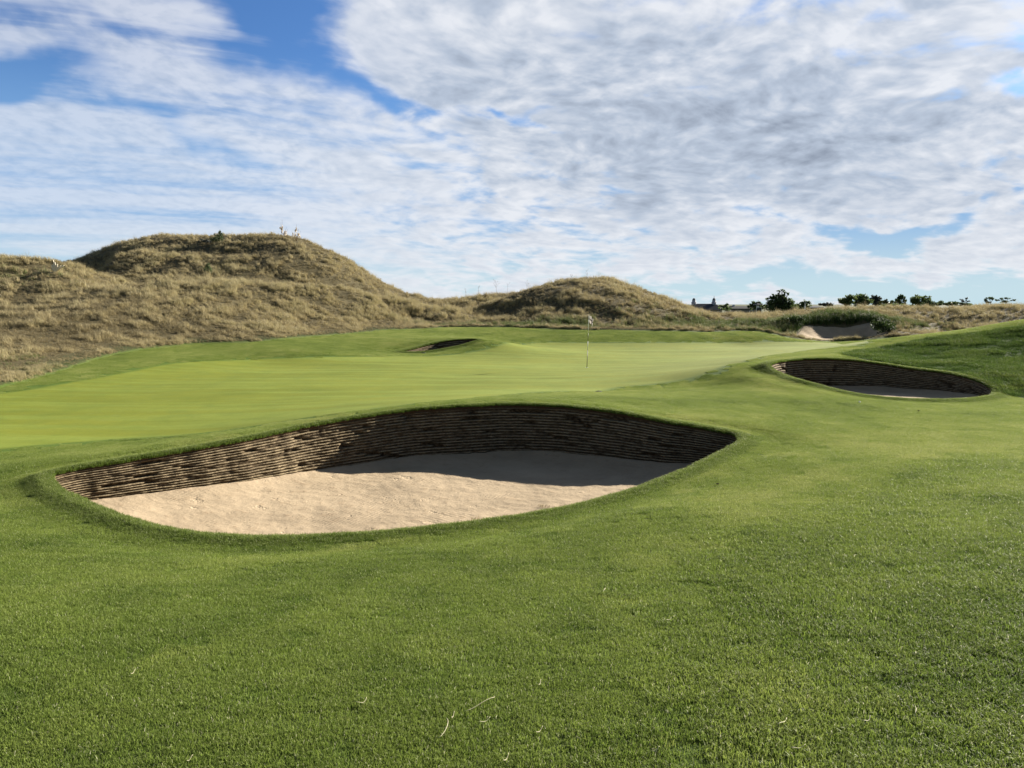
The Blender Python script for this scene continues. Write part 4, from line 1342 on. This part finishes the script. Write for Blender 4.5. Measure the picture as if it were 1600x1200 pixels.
for (a, b, bow, lab) in STRAWS:
    A_ = hit(*a, dmin=1.5); B_ = hit(*b, dmin=1.5)
    c = (A_ + B_) / 2; L_ = np.linalg.norm(B_ - A_); t = (B_ - A_) / max(L_, 1e-6); nrm_ = np.array([-t[1], t[0]])
    zc_ = float(ground_z([c[0]], [c[1]])[0])
    mb = MB(); pts = []
    for k in range(9):
        u = k / 8; q = t * (u - .5) * L_ + nrm_ * bow * L_ * 4 * u * (1 - u)
        gz = float(ground_z([c[0] + q[0]], [c[1] + q[1]])[0])
        pts.append((q[0], q[1], gz - zc_ + .024 + .006 * math.sin(u * 5 + L_ * 40)))
    mb.tube(pts, [.0009 + .0005 * math.sin(k * .39) for k in range(9)], 5)
    o = mb.build('straw_stem', [M_STRAW], smooth=True); o.location = (c[0], c[1], zc_)
    tag(o, lab, 'straw', 'loose straw stems on the turf')

# ------------------------------------------------------------------ plants
M_BARK = simple('bark', (.09, .075, .06), .9, .1, .3, 8)
M_LEAF_DARK = mat_leaf('leaf_dark', (.055, .085, .028), (.125, .170, .060), .45)
M_LEAF_MID = mat_leaf('leaf_mid', (.085, .120, .036), (.165, .205, .065), .45)
M_LEAF_YEL = mat_leaf('leaf_yellow', (.060, .075, .018), (.130, .130, .035))
M_LEAF_BUSH = mat_leaf('leaf_bush', (.075, .110, .045), (.150, .190, .080))
M_LEAF_SCRUB = mat_leaf('leaf_scrub', (.030, .052, .014), (.075, .110, .032), .25)
M_LEAF_GREY = mat_leaf('leaf_grey', (.050, .060, .050), (.100, .110, .090))


def leaf_cloud(blobs, n, size, seed, flat=.0):
    g = np.random.default_rng(seed)
    vol = np.array([b[3] * b[4] ** 2 for b in blobs]) ** .8; vol /= vol.sum()
    cnt = (vol * n).astype(int) + 6
    V = []; rnd = []
    for b, c in zip(blobs, cnt):
        # sub clumps inside each blob give gaps and an uneven edge
        k = max(4, int(c / 26))
        u = g.normal(size=(k, 3)); u /= np.linalg.norm(u, axis=1)[:, None]
        cc = u * (g.random((k, 1)) ** .45) * np.array([b[3], b[3], b[4]])
        w = g.integers(0, k, c)
        p = cc[w] + g.normal(size=(c, 3)) * np.array([b[3], b[3], b[4]]) * .17
        p += np.array(b[:3])
        s = size * g.uniform(.55, 1.3, c)
        d1 = g.normal(size=(c, 3)); d1 /= np.linalg.norm(d1, axis=1)[:, None]
        d2 = np.cross(d1, g.normal(size=(c, 3))); d2 /= np.linalg.norm(d2, axis=1)[:, None] + 1e-9
        q = np.stack([p - d1 * s[:, None] * .5, p + d2 * s[:, None] * .28, p + d1 * s[:, None] * .5, p - d2 * s[:, None] * .28], 1)
        V.append(q.reshape(-1, 3)); rnd.append(np.repeat(np.clip(g.random(k)[w] * .6 + g.random(c) * .4, 0, 1), 4))
    V = np.vstack(V); rnd = np.concatenate(rnd)
    F = np.arange(len(V)).reshape(-1, 4)
    return V, F, rnd


def plant(name, cat, label, base, blobs, n, size, mat, seed, trunk=.12, group=None, twigs=0):
    root = empty(name, base); tag(root, label, cat, group)
    V, F, rnd = leaf_cloud(blobs, n, size, seed)
    mk_mesh('crown', V, F, [mat], False, parent=root, attrs=dict(rnd=rnd))
    g = random.Random(seed)
    mb = MB()
    top = max(b[2] for b in blobs)
    cx = sum(b[0] for b in blobs) / len(blobs)
    z0 = min(b[2] - b[4] for b in blobs)
    fork = (cx * .4, 0, max(z0, .25 * top))
    mb.tube([(0, 0, -.3), (cx * .2, .02, fork[2] * .5), fork], [trunk, trunk * .8, trunk * .65], 8)
    for b in blobs:
        mid = ((fork[0] + b[0]) / 2 + g.uniform(-.1, .1) * b[3], b[1] * .5, (fork[2] + b[2]) / 2 + .1 * b[4])
        mb.tube([fork, mid, (b[0], b[1], b[2])], [trunk * .5, trunk * .32, trunk * .12], 6)
        for k in range(twigs):
            e = (b[0] + g.uniform(-1.1, 1.1) * b[3], b[1] + g.uniform(-1, 1) * b[3], b[2] + g.uniform(-.3, 1.2) * b[4])
            mb.tube([mid, (b[0] * .5 + e[0] * .5, e[1] * .5 + b[1] * .5, b[2]), e], [trunk * .2, trunk * .14, trunk * .05], 5)
    mb.build('trunk', [M_BARK], root, True)
    return root


def far_plant(name, cat, label, d, cpx, pxblobs, n, size, mat, seed, **kw):
    """pxblobs: (px, py, half width px, half height px); the plant stands on the flats d metres away"""
    m = d / FPX
    x0 = (cpx - 800) * m
    zg = float(H0([x0], [d])[0])
    bl = []
    g = random.Random(seed)
    for px, py, rx, ry in pxblobs:
        w = Wd(px, py, d)
        bl.append((w[0] - x0, g.uniform(-.6, .6) * rx * m, w[2] - zg, rx * m * 1.2, ry * m * 1.1))
    return plant(name, cat, label, (x0, d, zg), bl, n, size, mat, seed, **kw)


TG = 'trees and shrubs beyond the dunes'
far_plant('tree', 'tree', 'tallest dark tree beyond the dunes, with a ring of thin sprays at its top', 160, 1219,
          [(1203, 471, 6, 5), (1211, 468, 7, 6), (1222, 467, 8, 6), (1231, 472, 8, 6), (1238, 478, 7, 5), (1204, 480, 9, 6), (1220, 479, 12, 7), (1236, 483, 11, 5), (1215, 462, 3, 2),
           (1217, 454.5, 3, 1.3), (1222, 453.5, 3, 1.3), (1226, 456.5, 2.2, 1.4), (1216, 459, 1.4, 2), (1225.5, 460, 1.4, 2), (1231, 459.5, 2.2, 1.6), (1208, 460.5, 2, 1.3), (1204, 464, 1.8, 1.6)],
          5200, .42, M_LEAF_DARK, 401, trunk=.28, group=TG, twigs=2)
far_plant('tree', 'tree', 'low twin topped dark tree left of the tallest one, beside the white hut', 165, 1183,
          [(1178, 475, 4.5, 4), (1186, 475.5, 4, 4), (1174, 479, 5, 4), (1184, 480, 7, 4), (1193, 479, 5, 4)], 1700, .4, M_LEAF_DARK, 402, trunk=.2, group=TG)
far_plant('tree', 'tree', 'small rounded dark tree behind the slim white pole', 170, 1255, [(1250, 476, 5, 4), (1257, 474, 6, 4), (1261, 478, 5, 4), (1255, 481, 8, 4)], 1500, .4, M_LEAF_DARK, 403, trunk=.18, group=TG)
far_plant('tree', 'tree', 'wind swept tree with a dark left tip, first of the right hand clump', 130, 1320, [(1311, 470.5, 4, 1.5), (1317, 469, 6, 4), (1327, 466, 7, 5), (1322, 472, 8, 5)], 2000, .32, M_LEAF_MID, 404, trunk=.16, group=TG)
far_plant('tree', 'tree', 'broad dense tree in the middle of the right hand clump', 132, 1350, [(1341, 468, 6, 6), (1350, 464.5, 8, 5), (1354, 471, 8, 6), (1342, 474, 8, 4)], 2400, .32, M_LEAF_DARK, 405, trunk=.18, group=TG)
far_plant('tree', 'tree', 'pale grey green tree at the right end of the broad dense tree', 135, 1369, [(1366, 467, 5, 5), (1373, 465, 5, 3.5), (1369, 473, 8, 5)], 1500, .3, M_LEAF_GREY, 406, trunk=.14, group=TG)
far_plant('shrub', 'shrub', 'yellowish low shrub between the two clumps of trees', 128, 1384, [(1382, 471.5, 5, 3.5), (1391, 473, 5, 3), (1386, 477, 10, 4)], 1100, .28, M_LEAF_YEL, 407, trunk=.08, group=TG)
far_plant('shrub', 'shrub', 'long low olive shrub spreading along the foot of the spiky dark tree', 124, 1405, [(1392, 478.5, 9, 3.5), (1404, 479, 9, 3.5), (1416, 480, 9, 3.5)], 1300, .28, M_LEAF_MID, 408, trunk=.08, group=TG)
far_plant('tree', 'tree', 'spiky dark tree with forked upright sprays', 133, 1407, [(1401, 468, 2, 4), (1406, 465, 2.6, 5), (1409, 463, 2, 4), (1414, 468, 2, 4.5), (1407, 472, 7, 4), (1398, 471, 4, 3)], 1400, .3, M_LEAF_DARK, 409, trunk=.14, group=TG, twigs=2)
far_plant('tree', 'tree', 'rounded leafy tree standing right of the spiky one', 134, 1437, [(1429, 470, 6, 5), (1438, 466, 8, 5.5), (1447, 468, 6, 5), (1436, 475, 10, 5)], 2300, .32, M_LEAF_MID, 410, trunk=.18, group=TG)
far_plant('shrub', 'shrub', 'bright green shrub in front of the rounded leafy tree', 122, 1452, [(1450, 474, 6, 5), (1458, 476, 6, 4.5), (1446, 479, 9, 4)], 1200, .28, M_LEAF_BUSH, 411, trunk=.08, group=TG)
far_plant('hedge', 'hedge', 'long low dark hedge right of the last rounded tree', 150, 1487, [(1465, 475, 6, 3), (1474, 474, 6, 3), (1484, 475, 7, 3), (1495, 475, 7, 3), (1505, 475.5, 7, 3), (1512, 476, 5, 2.5)], 1800, .34, M_LEAF_DARK, 412, trunk=.08, group=TG)
far_plant('tree', 'tree', 'small almost bare tree sticking up from the low dark hedge', 150, 1507, [(1503, 468.5, 2.4, 2), (1510, 467.5, 2.6, 2), (1506, 470.5, 2.6, 2), (1512, 471.5, 2.2, 1.6)], 160, .3, M_LEAF_GREY, 413, trunk=.10, group=TG, twigs=5)
far_plant('tree', 'tree', 'small open crowned tree, left one of the pair at the far right', 140, 1546, [(1540, 469, 3, 2), (1546, 466.5, 4, 2), (1552, 467.5, 3, 2), (1545, 471, 5, 2)], 420, .3, M_LEAF_DARK, 414, trunk=.11, group=TG, twigs=4)
far_plant('tree', 'tree', 'small open crowned tree, right one of the pair at the far right', 142, 1569, [(1560, 468.5, 3, 2), (1565, 466, 3, 2), (1574, 466.5, 4, 2), (1581, 469, 3, 1.6), (1570, 471, 6, 2)], 480, .3, M_LEAF_DARK, 415, trunk=.11, group=TG, twigs=4)
far_plant('shrub', 'shrub', 'low dark shrub right of the slate roofed hall', 180, 1132, [(1129, 479, 4, 3), (1135, 479, 4, 3.5), (1132, 483, 8, 3)], 700, .38, M_LEAF_DARK, 416, trunk=.08, group=TG)
far_plant('shrub', 'shrub', 'scrubby grey shrub left of the wind swept tree', 145, 1293, [(1286, 476, 5, 2.5), (1295, 475.5, 5, 2.5), (1300, 477, 4, 2)], 520, .32, M_LEAF_GREY, 417, trunk=.06, group=TG)


def near_plant(name, cat, label, px, py, blobs, n, size, mat, seed, dmin=20, **kw):
    p = hit(px, py, dmin=dmin); z = float(ground_z([p[0]], [p[1]])[0])
    return plant(name, cat, label, (p[0], p[1], z), blobs, n, size, mat, seed, **kw)


near_plant('bush', 'bush', 'feathery green bush on the skyline of the big dune', 340, 381, [(0, 0, .5, .5, .45), (.25, .1, .85, .35, .4), (-.35, 0, .35, .4, .3), (.3, 0, 1.15, .16, .25)], 1700, .12, M_LEAF_BUSH, 431, trunk=.03, group='bushes on the dunes')
near_plant('bush', 'bush', 'small yellow green bush halfway down the face of the big dune', 325, 431, [(0, 0, .4, .33, .4), (.05, 0, .75, .22, .25)], 900, .11, M_LEAF_BUSH, 432, trunk=.025, group='bushes on the dunes')
near_plant('bush', 'bush', 'low dark bush left of the feathery bush on the big dune', 317, 381, [(0, 0, .25, .55, .22), (.5, 0, .22, .4, .2)], 800, .12, M_LEAF_GREY, 433, trunk=.025, group='bushes on the dunes')
near_plant('bush', 'bush', 'dark green bush at the right end of the far sandy scrape', 1383, 522, [(0, 0, .35, .55, .45), (-.5, .2, .55, .4, .4), (.45, .1, .3, .4, .3)], 1900, .13, M_LEAF_SCRUB, 434, trunk=.03, group='bushes on the dunes')
near_plant('bush', 'bush', 'green bush above the lit sand at the left end of the far scrape', 1238, 510, [(0, 0, .3, .6, .35), (.6, .3, .35, .5, .3), (-.6, 0, .2, .45, .25)], 1700, .13, M_LEAF_SCRUB, 435, trunk=.03, group='bushes on the dunes')

# bleached dead plant and pale plumes
M_BLEACH = simple('bleached_leaf', (.74, .66, .50), .7, .2, .15, 9)
M_PLUME = mat_leaf('plume', (.62, .54, .46), (.80, .74, .64), .4)
M_STALK = simple('dry_stalk', (.16, .11, .07), .8, .1, .2)


def dead_plant():
    p = hit(86, 431, dmin=25); z = float(ground_z([p[0]], [p[1]])[0])
    root = empty('dead_plant', (p[0], p[1], z)); tag(root, 'bleached dead plant with broad pale blades fanned out on the left knoll', 'dead plant')
    for dx, dz, w, b in ((-.10, .62, .20, .02), (.12, .80, .17, 0), (.32, .70, .15, .05), (.55, .62, .10, .08), (.80, .66, .08, .1), (-.55, .16, .07, .15), (-.85, .06, .05, .2), (.05, .95, .05, .0)):
        mb = MB(); V = []
        n = 8
        for i in range(n + 1):
            t = i / n; ww = w * (.35 + .65 * math.sin(math.pi * min(.15 + t * .85, 1)))
            cx, czz = dx * t, dz * (t ** .85) - b * t * t; yy = -.25 * t + .1 * t * t
            for q in (-1, -.0, 1): V.append((cx + q * ww * dz, yy - .05 * (1 - abs(q)), czz - q * ww * dx))
        F = []
        for i in range(n):
            for k in range(2):
                a = i * 3 + k; F.append((a, a + 1, a + 4, a + 3))
        ob = mk_mesh('blade', V, F, [M_BLEACH], True, parent=root); ob.modifiers.new('thick', 'SOLIDIFY').thickness = .012


dead_plant()


def plume(px, py, label, seed, heads):
    p = hit(px, py, dmin=50); z = float(ground_z([p[0]], [p[1]])[0])
    root = empty('plume_grass', (p[0], p[1], z)); tag(root, label, 'plume grass', 'pale plumes on the crest of the big dune')
    mb = MB()
    for dx, h in heads: mb.tube([(0, 0, -.1), (dx * .4, 0, h * .5), (dx, 0, h)], [.014, .011, .008], 5)
    mb.build('stems', [M_STALK], root)
    V, F, r = leaf_cloud([(dx * .7, 0, h * .55, .16, h * .22) for dx, h in heads], 260, .14, seed)
    mk_mesh('plumes', V, F, [M_PLUME], False, parent=root, attrs=dict(rnd=r))


plume(441, 375, 'taller pale plume grass with thin bare stems on the dune crest, left of the pair', 441, [(-.1, 1.7), (.05, 2.0), (.5, 1.2), (.62, 1.0), (.35, .95)])
plume(463, 378, 'bushier cream plume grass on the dune crest, right of the pair', 442, [(-.45, 1.0), (-.2, 1.1), (.05, 1.7), (.3, 1.2), (.5, 1.0)])

STK = [(632, 452, .9, 'thin dry stalk where the right slope of the big dune meets the saddle'), (728, 462, .75, 'short dry stalk standing mid saddle on the skyline'),
       (747, 461, 1.0, 'dry stalk on the saddle skyline, a little left of the branching one'), (776, 457, 1.3, 'tall branching dry stalk on the skyline left of the shaded hollow'),
       (793, 453, .8, 'dry stalk right beside the tall branching one'), (823, 448, .85, 'dry stalk at the upper end of the shaded hollow'),
       (918, 434, .75, 'thin dry stalk on the very top of the middle mound'), (893, 437, .5, 'short dry stalk just left of the top of the middle mound')]
for i, (px, py, h, lab) in enumerate(STK):
    p = hit(px, py + 7, dmin=40); z = float(ground_z([p[0]], [p[1]])[0])
    g = random.Random(900 + i); mb = MB()
    lean = g.uniform(-.08, .08); h = h * 1.0 + .18
    mb.tube([(0, 0, -.1), (lean * .5, 0, h * .6), (lean, 0, h)], [.010, .008, .005], 5)
    for k in range(9 if h > 1.3 else 4):
        t = g.uniform(.45, .95); a = g.uniform(-1, 1) * .20 * h
        b0 = (lean * t, 0, h * t); e = (lean * t + a, g.uniform(-.15, .15), h * t + abs(a) * 1.1 + .04)
        mb.tube([b0, ((b0[0] + e[0]) / 2 + a * .1, e[1] * .5, (b0[2] + e[2]) / 2), e], [.005, .004, .006], 4)
        mb.lathe([(0, -.03), (.011, -.01), (.011, .03), (0, .06)], 5, 0, e)
    o = mb.build('dry_stalk', [M_STALK]); o.location = (p[0], p[1], z); tag(o, lab, 'dry stalk', 'dry seed stalks on the skyline')

# ------------------------------------------------------------------ far buildings
M_SLATE = simple('slate', (.045, .048, .056), .7, .3, .15, 3)
M_WALL = simple('render_wall', (.22, .20, .18), .9, .2, .08, 2)
M_PALE = simple('pale_lead', (.42, .40, .44), .6, .3, .08, 3)
M_DARKROOF = simple('dark_roof', (.022, .022, .026), .8, .2, .15, 3)
M_WHITEWALL = simple('white_wall', (.78, .76, .74), .8, .2, .05, 2)
M_GLASSD = simple('dark_glass', (.03, .035, .045), .15, .5, .05, 2)


def hip_house(name, label, d, px0, px1, py_ridge, py_eave, depth, hip, wall, roof, chimneys=()):
    m = d / FPX
    xa, xb = (px0 - 800) * m, (px1 - 800) * m
    xc = (xa + xb) / 2; zg = float(H0([xc], [d])[0])
    zr = Wd(xc / m + 800, py_ridge, d + depth / 2)[2] - zg; ze = Wd(xc / m + 800, py_eave, d)[2] - zg
    hw = (xb - xa) / 2
    root = empty(name, (xc, d, zg)); tag(root, label, 'building', 'buildings beyond the dunes')
    mb = MB(); mb.box((-hw + .3, .3, -1), (hw - .3, depth - .3, ze)); mb.build('wall', [wall], root)
    o = .25
    V = [(-hw - o, -o, ze), (hw + o, -o, ze), (hw + o, depth + o, ze), (-hw - o, depth + o, ze), (-hw + hip, depth / 2, zr), (hw - hip, depth / 2, zr),
         (-hw - o, -o, ze - .2), (hw + o, -o, ze - .2), (hw + o, depth + o, ze - .2), (-hw - o, depth + o, ze - .2)]
    F = [(0, 1, 5, 4), (1, 2, 5), (2, 3, 4, 5), (3, 0, 4), (6, 7, 1, 0), (7, 8, 2, 1), (8, 9, 3, 2), (9, 6, 0, 3), (9, 8, 7, 6)]
    rf = mk_mesh('roof', V, F, [roof], False, parent=root)
    n = max(1, int(hw * 2 / 3.0))
    for k in range(n):
        wx = -hw + (k + .5) * 2 * hw / n
        fr = MB(); fr.box((wx - .55, .22, ze - 2.0), (wx + .55, .32, ze - .6)); f = fr.build('window', [M_WHITEWALL], root)
        gl = MB(); gl.box((wx - .45, .19, ze - 1.9), (wx + .45, .22, ze - .7)); gl.build('pane', [M_GLASSD], f)
    return root, rf, zg, zr, m, xc


root, rf, zg, zr, m, xc = hip_house('hall', 'slate roofed hall with two pale roof turrets, right of the middle mound', 300, 1079, 1128, 474.5, 484, 9, 1.7, M_WALL, M_SLATE)
for cpx, spire in ((1086.8, False), (1118.5, True)):
    x = (cpx - 800) * m - xc; c = (x, 4.5, zr)
    mb = MB()
    mb.lathe([(.95, -.6), (.95, .35), (1.15, .40), (1.15, .5), (.8, .6), (.66, 1.35), (.8, 1.42), (.8, 1.5), (.0, 1.55)], 8, 0, c)
    t = mb.build('turret', [M_PALE], root)
    cp = MB(); cp.lathe([(.62, 1.52), (.55, 1.9), (.3, 2.1)] + ([(.10, 2.3), (.05, 3.1), (0, 3.2)] if spire else [(.05, 2.15), (0, 2.2)]), 8, 0, c); cp.build('cap', [M_SLATE], t)

root, rf, zg, zr, m, xc = hip_house('long_shed', 'long low building with a black roof left of the tallest dark tree', 230, 1141, 1183, 478.3, 482.2, 7, .6, M_WALL, M_DARKROOF)
mb = MB(); x = (1149.5 - 800) * m - xc; mb.box((x - .28, 3.1, zr - .5), (x + .28, 3.9, zr + .35)); mb.box((x - .34, 3.04, zr + .35), (x + .34, 3.96, zr + .45)); mb.build('chimney', [M_WHITEWALL], root)
hip_house('hut', 'tiny white walled hut with a low grey roof in front of the dark trees', 160, 1182.3, 1187, 474.2, 475.6, 2.2, .2, M_WHITEWALL, M_SLATE)
hip_house('cottage', 'small cottage with a grey roof just left of the slim white pole', 190, 1244, 1254, 477.0, 480.4, 5, .8, M_WALL, M_SLATE)
hip_house('row_house', 'low grey roofed house right of the small rounded tree', 240, 1263, 1283, 477.6, 480.4, 7, .5, M_WALL, M_SLATE)
# slim pole with a white foot
d = 118; m = d / FPX; x0 = (1255.5 - 800) * m; zg = float(ground_z([x0], [d])[0])
root = empty('pole', (x0, d, zg)); tag(root, 'slim white pole with a thicker white foot before the small rounded tree', 'pole')
zt = Wd(1255.5, 470.5, d)[2] - zg; zm = Wd(1255.5, 478, d)[2] - zg
mb = MB(); mb.tube([(0, 0, zm), (0, 0, zt)], [.05, .035], 8); mb.lathe([(.0, -.02), (.07, 0), (.07, .06), (0, .1)], 8, 0, (0, 0, zt)); mb.build('mast', [M_WHITE], root)
mb = MB(); mb.tube([(0, 0, -.3), (0, 0, zm)], [.20, .14], 8); mb.build('foot', [M_WHITE], root)
